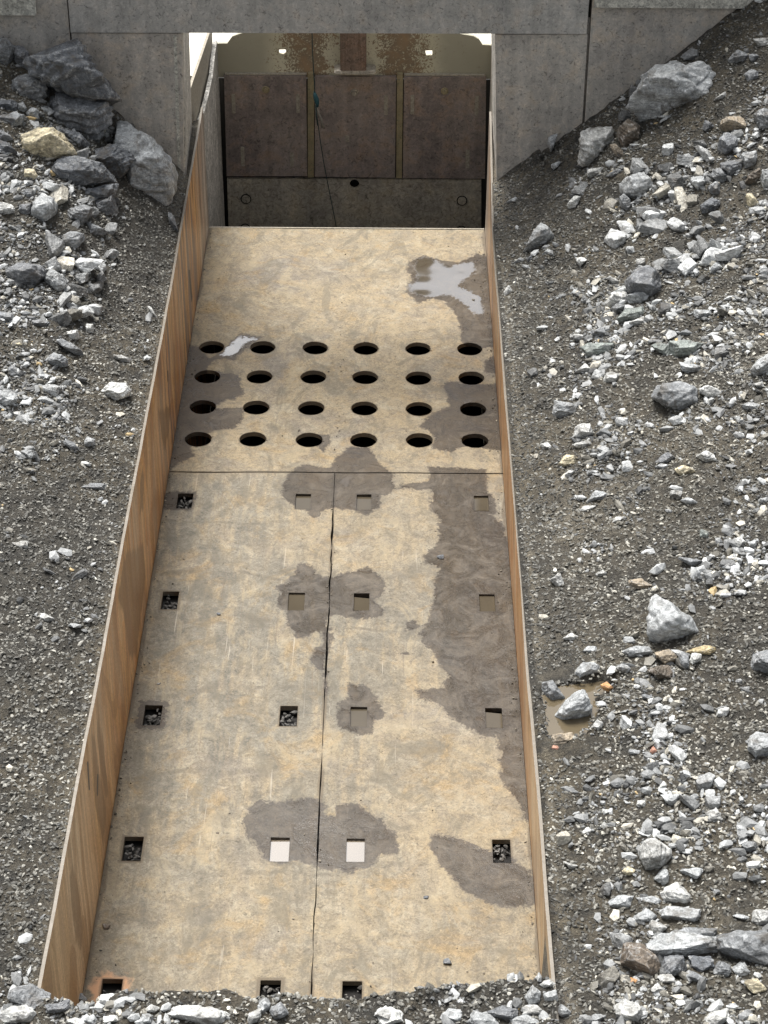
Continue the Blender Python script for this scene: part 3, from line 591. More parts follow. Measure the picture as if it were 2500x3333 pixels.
# rope
def tube(name, pts, r, mat, par=None, seg=7):
    bm = bmesh.new(); rings = []; pts = [Vector(p) for p in pts]
    rr = r if hasattr(r, '__len__') else [r]*len(pts)
    for i, p in enumerate(pts):
        t = (pts[min(i+1, len(pts)-1)]-pts[max(i-1, 0)]).normalized(); a = t.cross(Vector((0, 1, .1))).normalized(); b = t.cross(a)
        rings.append([bm.verts.new(p+(a*math.cos(k*2*math.pi/seg)+b*math.sin(k*2*math.pi/seg))*rr[i]) for k in range(seg)])
    for q0, q1 in zip(rings, rings[1:]):
        for k in range(seg): bm.faces.new([q0[k], q0[(k+1) % seg], q1[(k+1) % seg], q1[k]])
    bm.faces.new(rings[0]); bm.faces.new(rings[-1])
    me = mesh_bm(name, bm)
    for p in me.polygons: p.use_smooth = True
    return link(name, me, mat, par)
rope = empty('rope', 'thin dark rope with a teal knot hanging in front of the liner plates', 'rope', loc=(0, 0, 0))
Rp = lambda pts, Y: [tuple(atY(*p, Y)) for p in conv('BK', pts)]
tube('cord', [tuple(atY(1014, 60, 14.78))]+Rp([(627, 90), (629, 170), (633, 240), (637, 310), (640, 380)], 14.82), .004, MROPE, rope)
tube('cord', Rp([(643, 440), (655, 520), (668, 620), (684, 720), (705, 830), (725, 930), (748, 1045), (752, 1100)], 14.90), .0035, MROPE, rope)
tube('knot', Rp([(638, 372), (642, 392), (648, 410), (652, 430), (655, 450)], 14.85), [.006, .016, .02, .016, .006], MTEAL, rope, 9)
tube('rope_tail', Rp([(652, 445), (660, 480), (672, 510), (680, 550)], 14.86), [.005, .006, .010, .014], MTAIL, rope)
tube('rope_tail', Rp([(646, 445), (648, 490), (655, 540)], 14.86), [.005, .006, .005], MROPE, rope)

# ------------------------------------------------------------ rocks
def ico(sub):
    bm = bmesh.new(); bmesh.ops.create_icosphere(bm, subdivisions=sub, radius=1); bm.verts.ensure_lookup_table()
    V = np.array([v.co[:] for v in bm.verts]); Fc = np.array([[v.index for v in f.verts] for f in bm.faces]); bm.free()
    return V/np.linalg.norm(V, axis=1)[:, None], Fc
ICO = {k: ico(k) for k in (1, 2, 4, 5, 6)}
def polytope(D, N, d, p=18):
    q = np.maximum(D@N.T, 1e-4)/d[None, :]; return D*((q**p).sum(1)**(-1/p))[:, None]
def rand_planes(rng, n, flat=.6):
    N = rng.normal(size=(n, 3)); N /= np.linalg.norm(N, axis=1)[:, None]
    N = np.vstack([N, [[1, 0, 0], [-1, 0, 0], [0, 1, 0], [0, -1, 0], [0, 0, 1], [0, 0, -1]]+rng.normal(size=(6, 3))*.25]); N /= np.linalg.norm(N, axis=1)[:, None]
    d = rng.uniform(.62, 1., len(N)); return N, d
COLS = {'dark': (.105, .114, .126), 'mid': (.19, .20, .208), 'light': (.33, .345, .35), 'pale': (.42, .425, .41), 'white': (.55, .56, .54), 'cream': (.62, .55, .38), 'yellow': (.42, .34, .19),
        'brown': (.13, .105, .08), 'tan': (.27, .225, .165), 'orange': (.50, .27, .11), 'pink': (.52, .27, .19), 'green': (.20, .225, .21), 'ldark': (.14, .148, .158)}
def hull2(P):
    P = sorted(set(map(tuple, P)))
    def half(Q):
        h = []
        for p in Q:
            while len(h) > 1 and (h[-1][0]-h[-2][0])*(p[1]-h[-2][1])-(h[-1][1]-h[-2][1])*(p[0]-h[-2][0]) <= 0: h.pop()
            h.append(p)
        return h[:-1]
    return half(P)+half(P[::-1])
nrock = [0]
OCC = []
def traced_rock(reg, pts, col, label, flat=1., lift=.55, strata=0., name='rock', ridge=None, group=None):
    nrock[0] += 1; rng = np.random.RandomState(nrock[0]*13+5)
    px = np.array(conv(reg, pts)); c = (px.min(0)+px.max(0))/2
    d = ray(*c); d = d/(d@FW)                       # depth-parametrised
    # walk down the sight line to the slope to find where it stands
    ts = np.linspace(6.5, 17, 1400); Q = CAM+ts[:, None]*d; wh = (px.max(0)-px.min(0)); hm = wh[1]/FPX*ts.mean()/2
    tz = terrain(Q[:, 0], Q[:, 1], False); hh = wh[1]/FPX*ts/2
    k = np.argmax(Q[:, 2] < tz+lift*hh); t = ts[k]; P = Q[k]; s = FPX/t
    W, H = wh/s
    poly = [((a-c[0])/s, -(b-c[1])/s) for a, b in px]; hp = hull2(poly); n = len(hp)
    rr, uu = RT, UP; N, dd = [], []
    for i in range(n):
        a, b = np.array(hp[i]), np.array(hp[(i+1) % n]); e = b-a; L = np.hypot(*e)
        if L < 1e-5: continue
        nn = np.array([e[1], -e[0]])/L; dist = nn@a
        if dist < .02*H: dist = .02*H
        v = nn[0]*rr+nn[1]*uu; N.append(v); dd.append(dist)      # sides run along the sight line
        v2 = v*.93-FW*rng.uniform(.25, .55); l = np.linalg.norm(v2); N.append(v2/l); dd.append(dist*rng.uniform(1.0, 1.18)*.93/l+.02*H)
    m = min(W, H); T = .5*m*flat+.12*max(W, H)*.5; hb = .5*H+.25*m
    # top and front facets meeting in a ridge, plus breaks
    f_ = .45+.55*flat
    fac = [((rng.normal()*.22, -.10+rng.normal()*.15, 1), .33*H*rng.uniform(.8, 1.1)*f_+.05*m), ((rng.normal()*.35, -1, rng.uniform(-.42, -.12)), .24*H*rng.uniform(.85, 1.15)*f_+.03*m),
           ((0, .4, -1), hb), ((0, 1, -.3), hb*1.1)]
    def sup(v, k): return k*(np.array([a*(v@rr)+b*(v@uu) for a, b in hp]).max()*.8+T*abs(v@FW)*.5)
    for v, k2 in fac:
        v = np.array(v, float); v /= np.linalg.norm(v); N.append(v); dd.append(max(k2, .008))
    for v in ((-.8+rng.normal()*.2, -.5, .6), (.8+rng.normal()*.2, -.5, .5), (-.7, -.8, -.1), (.6, -.8, -.2)):
        v = np.array(v, float)+rng.normal(size=3)*.15; v /= np.linalg.norm(v); N.append(v); dd.append(max(sup(v, rng.uniform(.72, .95)), .008))
    for _ in range(3):
        v = rng.normal(size=3); v[2] = abs(v[2])*.8; v[1] = -abs(v[1]); v /= np.linalg.norm(v)
        N.append(v); dd.append(max(sup(v, rng.uniform(.75, .95)), .01))
    N = np.array(N); dd = np.array(dd); big = max(W, H)
    sub = 6 if big > .35 else 5 if big > .11 else 4
    D, Fc = ICO[sub]; A = rr*W/2; B = uu*H/2; D2 = D[:, :1]*A+D[:, 1:2]*B+D[:, 2:]*FW*T; D2 /= np.linalg.norm(D2, axis=1)[:, None]
    o_ = rng.rand(3)*50
    if big > .12:                                     # extra fracture planes
        for _ in range(9 if big > .25 else 5):
            v = rng.normal(size=3)+np.array([0, -.5, .5]); v /= np.linalg.norm(v); N = np.vstack([N, v]); dd = np.append(dd, max(sup(v, rng.uniform(.9, 1.12)), .01))
    V0 = polytope(D2, N, dd, 40); q = np.maximum(D2@N.T, 1e-4)
    sc_ = V0/m; fl2 = np.stack([fbm(sc_*3.2+o_+7.1*i, 3) for i in range(len(N))], 1)
    blk = np.stack([np.floor(2.2*fbm(sc_*1.5+o_+3.7*i, 2))/2.2 for i in range(len(N))], 1)
    q = q/(dd[None]*(1+.09*fl2+(.13 if big > .3 else .08)*blk)); qs = np.sort(q, 1); r0 = 1/((q**60).sum(1)**(1/60)); V = D2*r0[:, None]
    edge = np.clip(1-(qs[:, -1]-qs[:, -2])/(.045*qs[:, -1]), 0, 1)
    disp = fbm(sc_*5+o_, 3)*.018*m+fbm(V*60+o_, 2)*.0022
    sd = rng.normal(size=3)*.5+np.array([0, 0, 1]); sd /= np.linalg.norm(sd); h = (V@sd)/(.16*m)+fbm(V/m*2+o_, 2)*.7; step_ = np.abs((h % 1)-.5)
    disp += (step_-.25)*(.03+strata)*m
    V = V*(1+disp/np.maximum(r0, 1e-6))[:, None]
    ex_ = (P[1]+V[:, 1].max())-12.585
    if ex_ > 0 and P[1] < 12.6: P = P-d*(ex_/d[1])
    me = mesh_np('rock', V, Fc, big > .2); fattr(me, 'edge', edge); o = link(name, me, MR); o.location = P
    cc = np.array(COLS[col])*rng.uniform(.92, 1.1); o.color = (*cc, 1)
    tag(o, label, 'boulder' if name == 'boulder' else 'rock' if name == 'rock' else 'stone', group or ('stones on the gravel' if name == 'stone' else 'rocks on the gravel'))
    OCC.append((P[0], P[1], .4*W)); return o
B, K, S = 'boulder', 'rock', 'stone'
ROCKS = [
 ('TL', [(155,260),(310,195),(430,200),(600,420),(725,600),(700,640),(560,600),(380,545),(170,440),(95,330)], 'dark', 'largest dark slab leaning on the front wall at the top left', B, .35),
 ('TL', [(295,550),(340,540),(560,560),(690,640),(695,700),(620,850),(530,840),(260,730),(260,640)], 'ldark', 'squared dark grey block directly below the largest dark slab', B, .8),
 ('TL', [(75,830),(230,740),(350,770),(470,900),(330,945),(175,990),(100,900)], 'cream', 'cream yellow boulder on the dark pile left of the trough', B, .7),
 ('TL', [(330,760),(470,790),(540,860),(470,880),(400,860)], 'dark', 'flat dark shard wedged behind the cream boulder', K, .5),
 ('TL', [(270,1040),(330,960),(480,920),(600,960),(690,1080),(560,1110),(340,1150),(280,1100)], 'dark', 'black broken block below and right of the cream boulder', B, .8),
 ('TL', [(480,900),(700,860),(835,940),(760,1010),(700,1070),(610,980)], 'dark', 'dark wedge of slate resting on the smooth pale slab', B, .5),
 ('TL', [(660,700),(740,690),(990,900),(1055,1000),(1050,1100),(995,1235),(860,1150),(700,1060),(640,850)], 'light', 'large smooth pale slab beside the left end of the trough wall', B, .5),
 ('TL', [(410,1230),(500,1140),(690,1095),(720,1170),(560,1190)], 'dark', 'long dark slate sliver under the pale slab', K, .5),
 ('TL', [(60,470),(160,440),(270,490),(275,560),(190,620),(60,550)], 'mid', 'grey rock tucked under the left side of the largest slab', K, .8),
 ('TL', [(175,1320),(190,1200),(250,1150),(325,1200),(325,1270),(230,1365)], 'light', 'upright pale grey rock below the cream boulder', K, .6),
 ('TL', [(400,1270),(500,1215),(550,1240),(510,1330),(440,1370)], 'mid', 'grey rock beneath the long slate sliver', K, .7),
 ('TL', [(550,1200),(680,1170),(700,1270),(620,1300),(560,1250)], 'ldark', 'dark grey rock under the right end of the slate sliver', K, .7),
 ('TL', [(490,1400),(520,1325),(660,1390),(600,1425),(560,1430)], 'mid', 'flat grey plate of rock low in the left pile', K, .4),
 ('TL', [(360,1420),(400,1380),(500,1400),(510,1450),(440,1500),(370,1470)], 'mid', 'blocky grey rock left of the flat plate of rock', K, .7),
 ('TL', [(-30,210),(60,220),(75,290),(40,390),(-30,400)], 'mid', 'grey rock cut by the left picture edge beside the largest slab', K, .7),
 ('TL', [(-30,590),(60,585),(105,625),(95,680),(-30,680)], 'dark', 'dark rock at the left edge above the cream boulder', K, .6),
 ('TL', [(60,270),(130,262),(180,330),(160,420),(100,400)], 'ldark', 'narrow dark rock against the upper left side of the largest slab', K, .6),
 ('TL', [(155,680),(195,640),(232,660),(228,710),(190,730)], 'light', 'small pale rock between the squared block and the cream boulder', S, .8),
 ('TL', [(105,620),(135,605),(158,650),(140,680),(108,665)], 'light', 'small light rock beside the dark rock at the left edge', S, .8),
 ('TL', [(-30,690),(90,670),(160,690),(130,740),(60,770),(-30,760)], 'mid', 'flat grey rock left of the cream boulder', K, .5),
 ('TL', [(-30,760),(30,790),(75,830),(50,870),(-30,850)], 'mid', 'grey rock at the left edge touching the cream boulder', K, .6),
 ('TL', [(-30,830),(40,850),(110,920),(80,940),(-30,900)], 'dark', 'dark shard at the left edge below the cream boulder', K, .5),
 ('TL', [(-30,1215),(60,1220),(100,1260),(95,1300),(-30,1300)], 'pale', 'whitish rock at the left edge level with the slate sliver', K, .7),
 ('TL', [(135,1010),(200,1010),(220,1050),(200,1080),(150,1088)], 'cream', 'small cream rock under the cream boulder', S, .7),
 ('TL', [(130,1160),(150,1130),(200,1130),(190,1180),(150,1200)], 'mid', 'small grey rock under the small cream one', S, .7),
 ('TL', [(110,1230),(200,1210),(200,1260),(150,1300),(110,1290)], 'ldark', 'dark grey rock left of the upright pale rock', K, .7),
 ('TL', [(1005,1260),(1040,1290),(1070,1390),(1050,1400),(1015,1330)], 'mid', 'thin grey shard lying beside the left trough wall', K, .3),
 ('ML', [(30,560),(150,500),(290,540),(300,600),(230,660),(180,690),(60,640)], 'ldark', 'dark flat topped rock standing alone on the left slope', K, .8),
 ('ML', [(280,660),(320,545),(420,600),(430,660),(380,710)], 'light', 'broken pale grey rock right of the dark flat topped one', K, .8),
 ('ML', [(960,790),(985,795),(1035,885),(1010,885)], 'white', 'white sliver lying close to the left trough wall', S, .4),
 ('ML', [(640,1360),(720,1290),(820,1295),(850,1350),(840,1385),(740,1425),(660,1400)], 'white', 'cracked white rock on dark gravel left of the trough', K, .6),
 ('ML', [(730,1110),(800,1120),(860,1140),(840,1170),(740,1140)], 'pale', 'thin pale rock above the cracked white rock', S, .4),
 ('ML', [(290,1150),(350,1100),(440,1130),(430,1190),(380,1205),(300,1180)], 'mid', 'grey rock below the long shard on the left slope', K, .7),
 ('ML', [(350,1010),(400,1010),(500,1060),(570,1120),(545,1140),(430,1080)], 'mid', 'long grey shard pointing down the left slope', K, .4),
 ('ML', [(430,960),(510,950),(510,1010),(480,1030),(430,990)], 'pale', 'pale rock just above the long grey shard', S, .7),
 ('ML', [(560,910),(610,910),(610,985),(560,960)], 'white', 'white angular rock right of the pale one above the shard', S, .7),
 ('ML', [(-60,1350),(100,1345),(125,1390),(60,1465),(-60,1480)], 'light', 'rounded light grey rock cut by the left picture edge', K, .7),
 ('ML', [(190,900),(260,880),(345,905),(300,930),(200,935)], 'mid', 'thin grey plate high in the left stone scatter', K, .3),
 ('ML', [(-60,835),(60,835),(110,870),(60,910),(-60,900)], 'mid', 'grey rock at the left edge over the thin plate', K, .6),
 ('ML', [(50,1190),(70,1180),(150,1270),(140,1285),(60,1250)], 'mid', 'slanting grey shard near the left picture edge', S, .4),
 ('ML', [(230,1260),(280,1235),(340,1250),(280,1280)], 'light', 'flat light stone below the slanting shard', S, .4),
 ('ML', [(65,1035),(100,1020),(150,1045),(110,1070),(70,1055)], 'cream', 'pale cream stone near the left edge above the shards', S, .6),
 ('ML', [(410,1690),(430,1670),(480,1690),(530,1750),(525,1770),(470,1750)], 'mid', 'blue grey shard lower on the left slope', K, .4),
 ('ML', [(130,1750),(170,1730),(235,1745),(235,1790),(140,1812)], 'light', 'squarish pale grey rock low on the left slope', K, .7),
 ('ML', [(540,1690),(570,1650),(620,1670),(615,1710),(560,1725)], 'light', 'light grey stone beside the blue grey shard', S, .7),
 ('ML', [(490,1990),(600,1955),(700,1960),(705,2000),(560,2012)], 'mid', 'long flat grey rock near the trough, left of the first bolt pockets', K, .3),
 ('ML', [(525,1815),(560,1812),(600,1830),(590,1845),(530,1838)], 'white', 'small white bar shaped stone on the left slope', S, .5),
 ('ML', [(80,1490),(150,1480),(155,1520),(100,1530)], 'pale', 'pale broken stone under the rounded rock at the left edge', S, .6),
 ('LL', [(50,90),(120,82),(125,125),(90,120)], 'white', 'white triangular stone alone on the lower left gravel', S, .5),
 ('LL', [(165,400),(190,400),(238,428),(215,450)], 'pale', 'pale wedge stone under the white triangular one', S, .5),
 ('TR', [(875,590),(935,470),(1000,380),(1160,300),(1290,310),(1430,410),(1380,540),(1250,640),(1120,645),(980,640)], 'light', 'largest grey boulder high on the right slope', B, .85),
 ('TR', [(640,690),(700,680),(840,685),(830,740),(760,820),(700,890),(630,885)], 'pale', 'smooth pale angular rock left of the largest right boulder', B, .45),
 ('TR', [(850,700),(900,635),(975,680),(960,780),(890,810),(850,770)], 'brown', 'rusty brown rock under the largest right boulder', K, .8),
 ('TR', [(800,780),(830,770),(905,850),(880,860),(830,830)], 'tan', 'thin tan shard under the brown rock', S, .3),
 ('TR', [(865,990),(900,945),(980,920),(1060,1020),(1030,1065),(990,1080),(880,1040)], 'light', 'speckled grey rock below the brown rock', K, .8),
 ('TR', [(670,915),(780,900),(785,940),(720,962),(675,950)], 'pale', 'flat pale rock below the smooth pale angular one', K, .5),
 ('TR', [(785,945),(860,900),(897,945),(840,960)], 'mid', 'grey wedge right of the flat pale rock', S, .5),
 ('TR', [(1390,650),(1480,620),(1582,635),(1580,712),(1480,722),(1395,692)], 'tan', 'brown layered slab on the right slope', K, .5),
 ('TR', [(1385,790),(1405,710),(1490,730),(1505,830),(1440,850)], 'ldark', 'dark grey rock below the layered slab', K, .7),
 ('TR', [(1520,825),(1600,815),(1605,890),(1540,912)], 'light', 'light rock right of the dark grey one', K, .7),
 ('TR', [(1410,870),(1530,855),(1522,935),(1450,965),(1415,930)], 'ldark', 'dark blocky rock beneath the light one', K, .7),
 ('TR', [(1335,935),(1400,905),(1485,980),(1400,992)], 'mid', 'grey wedge rock pressed against the dark blocky rock', K, .6),
 ('TR', [(1235,950),(1310,950),(1337,1000),(1290,1037),(1250,990)], 'light', 'pale rock left of the grey wedge', K, .6),
 ('TR', [(1295,1110),(1360,1060),(1412,1090),(1350,1160),(1300,1150)], 'dark', 'dark bluish rock at the foot of the right cluster', K, .7),
 ('TR', [(1335,1000),(1390,975),(1408,1035),(1370,1072)], 'mid', 'grey rock directly above the dark bluish one', K, .7),
 ('TR', [(1450,310),(1500,265),(1558,300),(1530,345),(1460,342)], 'mid', 'round grey rock uphill of the layered slab', K, .8),
 ('TR', [(1555,290),(1620,288),(1615,325),(1570,332)], 'mid', 'smaller grey rock beside the round one', S, .8),
 ('TR', [(1580,205),(1680,200),(1690,260),(1620,245)], 'pale', 'pale flat rock at the right edge near the wall', K, .4),
 ('TR', [(1535,395),(1570,370),(1610,385),(1600,435),(1550,445)], 'mid', 'grey cube like rock below the round one', S, .8),
 ('TR', [(1590,610),(1640,580),(1700,600),(1700,710),(1620,690)], 'mid', 'grey rock cut by the right edge beside the layered slab', K, .8),
 ('TR', [(1625,900),(1660,880),(1720,890),(1720,1045),(1640,1030)], 'light', 'pale tall rock cut by the right picture edge', K, .7),
 ('TR', [(1530,1000),(1560,940),(1620,900),(1625,960),(1570,1010)], 'brown', 'brownish wedge left of the pale tall rock', K, .6),
 ('TR', [(1545,1045),(1570,1040),(1615,1100),(1590,1135),(1560,1110)], 'cream', 'cream stone near the right edge', S, .6),
 ('TR', [(1305,700),(1325,645),(1385,690),(1360,720)], 'ldark', 'dark leaf shaped rock under the largest right boulder', K, .6),
 ('TR', [(1360,540),(1430,490),(1440,510),(1400,545)], 'pale', 'pale chip against the right flank of the largest right boulder', S, .6),
 ('TR', [(470,770),(485,725),(525,720),(510,770),(490,820)], 'light', 'light grey stone near the foot of the right panel', K, .5),
 ('TR', [(575,1100),(620,1050),(650,1060),(620,1120),(585,1128)], 'white', 'small white stone below the flat pale rock', S, .7),
 ('TR', [(860,1060),(890,1045),(925,1100),(905,1145),(870,1120)], 'mid', 'upright grey stone under the speckled rock', S, .7),
 ('TR', [(485,890),(530,865),(548,880),(500,918)], 'light', 'light stone left of the flat pale rock', S, .5),
 ('TR', [(245,1090),(300,1060),(315,1080),(270,1105)], 'light', 'small bluish stone near the top of the right trough wall', S, .6),
 ('MR', [(170,205),(240,80),(300,20),(370,110),(320,165),(220,200)], 'light', 'pointed pale rock just right of the trough wall', K, .55),
 ('MR', [(280,215),(310,185),(345,200),(320,230)], 'light', 'light stone at the foot of the pointed pale rock', S, .6),
 ('MR', [(195,240),(230,215),(225,260),(205,265)], 'ldark', 'dark stone left of the foot of the pointed pale rock', S, .6),
 ('MR', [(115,265),(160,232),(190,250),(160,272)], 'light', 'flat stone between the pointed rock and the wall', S, .5),
 ('MR', [(725,370),(790,290),(900,285),(950,320),(975,430),(900,490),(800,470)], 'ldark', 'big dark purple grey rock at the head of the right stone run', B, .85),
 ('MR', [(805,290),(805,240),(850,240),(855,285)], 'pale', 'small pale stone on top of the dark purple grey rock', S, .6),
 ('MR', [(625,490),(680,430),(760,415),(770,470),(640,515)], 'pale', 'pale flat rock at the left foot of the dark purple grey rock', K, .6),
 ('MR', [(745,440),(880,410),(885,480),(760,500)], 'light', 'light slab in front of the dark purple grey rock', K, .5),
 ('MR', [(630,345),(660,335),(720,375),(690,390)], 'pale', 'thin white edged stone left of the dark purple grey rock', S, .4),
 ('MR', [(680,610),(740,520),(850,505),(850,560),(760,610)], 'green', 'greenish slab below the light slab', K, .5),
 ('MR', [(745,600),(790,580),(850,555),(850,595),(800,620)], 'white', 'white jagged stone at the tip of the greenish slab', S, .6),
 ('MR', [(660,520),(690,485),(740,500),(700,550)], 'mid', 'grey stone left of the greenish slab', S, .7),
 ('MR', [(465,700),(600,705),(700,715),(690,770),(620,800),(540,790)], 'green', 'greenish grey boat shaped rock on the right slope', K, .6),
 ('MR', [(545,640),(640,615),(640,665),(560,685)], 'mid', 'grey rock above the boat shaped rock', K, .6),
 ('MR', [(425,655),(520,660),(515,680),(440,685)], 'pale', 'thin pale plate left of the grey rock above the boat shape', S, .4),
 ('MR', [(640,700),(665,675),(705,690),(690,715)], 'light', 'light stone at the right tip of the boat shaped rock', S, .7),
 ('MR', [(870,715),(930,700),(1005,740),(1000,800),(930,760)], 'green', 'left half of the split greenish slab pair', K, .5),
 ('MR', [(985,690),(1080,688),(1200,720),(1110,790),(1010,800)], 'green', 'right half of the split greenish slab pair', K, .5),
 ('MR', [(1040,810),(1120,830),(1190,845),(1130,885),(1060,860)], 'light', 'flat light rock below the split slab pair', K, .4),
 ('MR', [(1030,655),(1080,630),(1130,665),(1080,675)], 'mid', 'dark edged wedge above the split slab pair', S, .5),
 ('MR', [(1120,520),(1220,525),(1225,575),(1130,572)], 'light', 'pale rectangular rock right of the dark purple grey rock', K, .5),
 ('MR', [(1215,290),(1245,258),(1282,290),(1265,325),(1215,320)], 'light', 'light rock upper right of the dark purple grey one', K, .7),
 ('MR', [(745,175),(785,170),(800,215),(755,222)], 'light', 'square light stone uphill of the dark purple grey rock', S, .6),
 ('MR', [(895,1000),(940,930),(1040,910),(1140,955),(1150,1060),(1090,1110),(980,1070)], 'mid', 'rock with white cap and dark front in the right stone run', K, .9),
 ('MR', [(1145,965),(1200,940),(1310,990),(1210,1025)], 'pale', 'pale angular rock right of the white capped rock', K, .5),
 ('MR', [(335,1115),(345,1025),(450,1040),(487,1100),(410,1142)], 'light', 'squared pale rock nearest the trough wall', K, .8),
 ('MR', [(445,1250),(470,1160),(540,1150),(577,1220),(530,1255)], 'pale', 'pale peaked rock below the squared one', K, .7),
 ('MR', [(575,1210),(620,1180),(685,1215),(640,1240)], 'mid', 'grey stone right of the pale peaked rock', S, .5),
 ('MR', [(445,1270),(530,1245),(570,1275),(500,1300)], 'pale', 'flat pale stone under the peaked rock', S, .4),
 ('MR', [(455,875),(520,820),(572,880)], 'pale', 'white triangular rock above the squared pale rock', S, .6),
 ('MR', [(620,930),(640,870),(715,878),(690,942)], 'white', 'bright white rock right of the white triangular rock', S, .5),
 ('MR', [(1428,860),(1500,790),(1580,740),(1580,900),(1460,912)], 'light', 'large light rock cut by the right edge midway down', K, .8),
 ('MR', [(1445,935),(1500,920),(1515,965),(1480,965)], 'pale', 'pale stone beneath the rock cut by the right edge', S, .6),
 ('MR', [(1385,1050),(1440,1035),(1500,1050),(1480,1095),(1410,1090)], 'light', 'light rock a little below the right edge rock', K, .6),
 ('MR', [(890,1370),(980,1310),(1062,1370),(980,1385)], 'ldark', 'dark grey wedge left of the white domed rock', K, .6),
 ('MR', [(1135,1335),(1190,1300),(1240,1330),(1270,1385),(1180,1372)], 'pale', 'white domed rock in the right stone run', K, .7),
 ('MR', [(1015,1410),(1070,1380),(1132,1420),(1100,1452),(1050,1445)], 'cream', 'cream coloured stone between grey ones in the right run', K, .7),
 ('MR', [(890,1400),(940,1375),(1000,1390),(940,1420)], 'light', 'flat light stone left of the cream one', S, .4),
 ('MR', [(510,1605),(580,1520),(662,1550),(600,1605)], 'light', 'pale peaked rock lower in the left stone run', K, .6),
 ('MR', [(365,1385),(420,1320),(480,1340),(485,1410),(440,1380)], 'cream', 'yellowish worn rock near the trough wall', K, .5),
 ('MR', [(395,1450),(430,1410),(480,1420),(450,1450)], 'pale', 'pale stone under the yellowish worn rock', S, .5),
 ('MR', [(480,1635),(520,1610),(600,1605),(540,1645)], 'pale', 'thin pale slab under the lower peaked rock', S, .4),
 ('MR', [(660,1710),(690,1672),(740,1668),(710,1705)], 'white', 'white leaf shaped stone in the right gravel', S, .4),
 ('MR', [(985,1560),(1000,1520),(1060,1530),(1040,1580)], 'pale', 'whitish cluster stone below the cream one', K, .6),
 ('MR', [(1050,1580),(1090,1560),(1160,1600),(1090,1612)], 'light', 'wedge stone right of the whitish cluster stone', S, .5),
 ('MR', [(730,2020),(830,2010),(900,2060),(918,2098),(840,2090),(790,2060)], 'tan', 'tan pointed slab above the grey boulder', K, .4),
 ('MR', [(325,2020),(380,1980),(407,2050),(370,2072)], 'pale', 'pale rock near the lower trough wall', K, .7),
 ('MR', [(1000,1885),(1100,1900),(1262,1935),(1220,1955),(1100,1940)], 'mid', 'long thin grey slab on the right slope', K, .25),
 ('MR', [(1150,1800),(1160,1740),(1200,1750),(1200,1810)], 'green', 'greenish upright stone above the long thin slab', S, .6),
 ('MR', [(1340,1800),(1380,1780),(1415,1820),(1390,1850),(1345,1835)], 'pale', 'pale round stone right of the greenish upright one', S, .8),
 ('MR', [(1420,1820),(1460,1795),(1475,1830),(1440,1845)], 'light', 'light stone beside the pale round one', S, .7),
 ('MR', [(270,1270),(310,1255),(337,1290),(295,1312)], 'white', 'small white stone close to the trough wall midway', S, .6),
 ('MR', [(462,232),(542,235),(490,287)], 'white', 'white three cornered stone below the pointed pale rock', S, .5),
 ('MR', [(65,425),(95,383),(120,420),(80,452)], 'white', 'white stone beside the upper right trough wall', S, .5),
 ('MR', [(1110,2010),(1150,1960),(1175,2040),(1130,2050)], 'mid', 'narrow grey stone right of the tan pointed slab', S, .5),
 ('MR', [(570,1990),(620,1965),(645,1990),(600,2005)], 'pale', 'pale flat stone left of the tan pointed slab', S, .5),
 ('LR', [(820,50),(845,-60),(905,-105),(1000,-45),(1115,45),(1135,115),(1060,165),(990,190),(865,165)], 'light', 'big pyramid shaped grey boulder on the lower right slope', B, .9),
 ('LR', [(1010,215),(1150,165),(1225,175),(1222,212),(1100,235)], 'yellow', 'flat yellow slab under the pyramid shaped boulder', K, .5),
 ('LR', [(880,210),(960,190),(1005,230),(1000,270),(960,292)], 'tan', 'brown rock below the pyramid shaped boulder', K, .8),
 ('LR', [(1015,250),(1020,205),(1065,215),(1065,320),(1030,290)], 'mid', 'grey rock right of the brown rock', K, .7),
 ('LR', [(1065,260),(1085,210),(1140,215),(1130,260),(1090,275)], 'white', 'white stone in front of the flat yellow slab', S, .7),
 ('LR', [(705,205),(780,170),(865,175),(868,205),(850,222),(760,240)], 'light', 'long oval striped grey rock left of the pyramid boulder', K, .6),
 ('LR', [(710,165),(720,120),(760,120),(790,160),(750,175)], 'light', 'light rock above the striped oval one', K, .7),
 ('LR', [(850,310),(900,280),(965,282),(990,320),(930,372)], 'brown', 'brown grey wedge under the brown rock', K, .6),
 ('LR', [(275,370),(330,355),(410,470),(370,502),(290,455)], 'mid', 'grey slab standing in the muddy puddle', K, .5),
 ('LR', [(345,550),(400,480),(490,400),(525,440),(545,520),(530,570),(430,597)], 'light', 'white topped rock in the middle of the muddy puddle', K, .9),
 ('LR', [(440,330),(490,260),(560,260),(602,300),(530,320),(470,347)], 'light', 'pale rock uphill of the muddy puddle', K, .7),
 ('LR', [(485,205),(520,170),(580,175),(585,200),(520,222)], 'light', 'flat light rock above the pale one over the puddle', K, .5),
 ('LR', [(385,130),(430,100),(475,120),(450,155),(410,150)], 'pale', 'pale stone near the wall above the puddle', S, .7),
 ('LR', [(670,290),(710,265),(755,290),(730,330),(690,320)], 'light', 'light lump right of the rock uphill of the puddle', S, .8),
 ('LR', [(593,385),(625,365),(658,395),(620,432)], 'orange', 'orange stone at the right end of the puddle', S, .7),
 ('LR', [(310,720),(350,702),(376,720),(370,740),(315,757)], 'pink', 'pink brick fragment below the puddle', S, .6),
 ('LR', [(308,690),(340,650),(450,642),(462,700),(400,732),(330,710)], 'tan', 'dusty flat rock between the puddle and the pink fragment', K, .5),
 ('LR', [(520,630),(575,568),(605,580),(590,640)], 'pale', 'pale rock at the lower right of the puddle', K, .6),
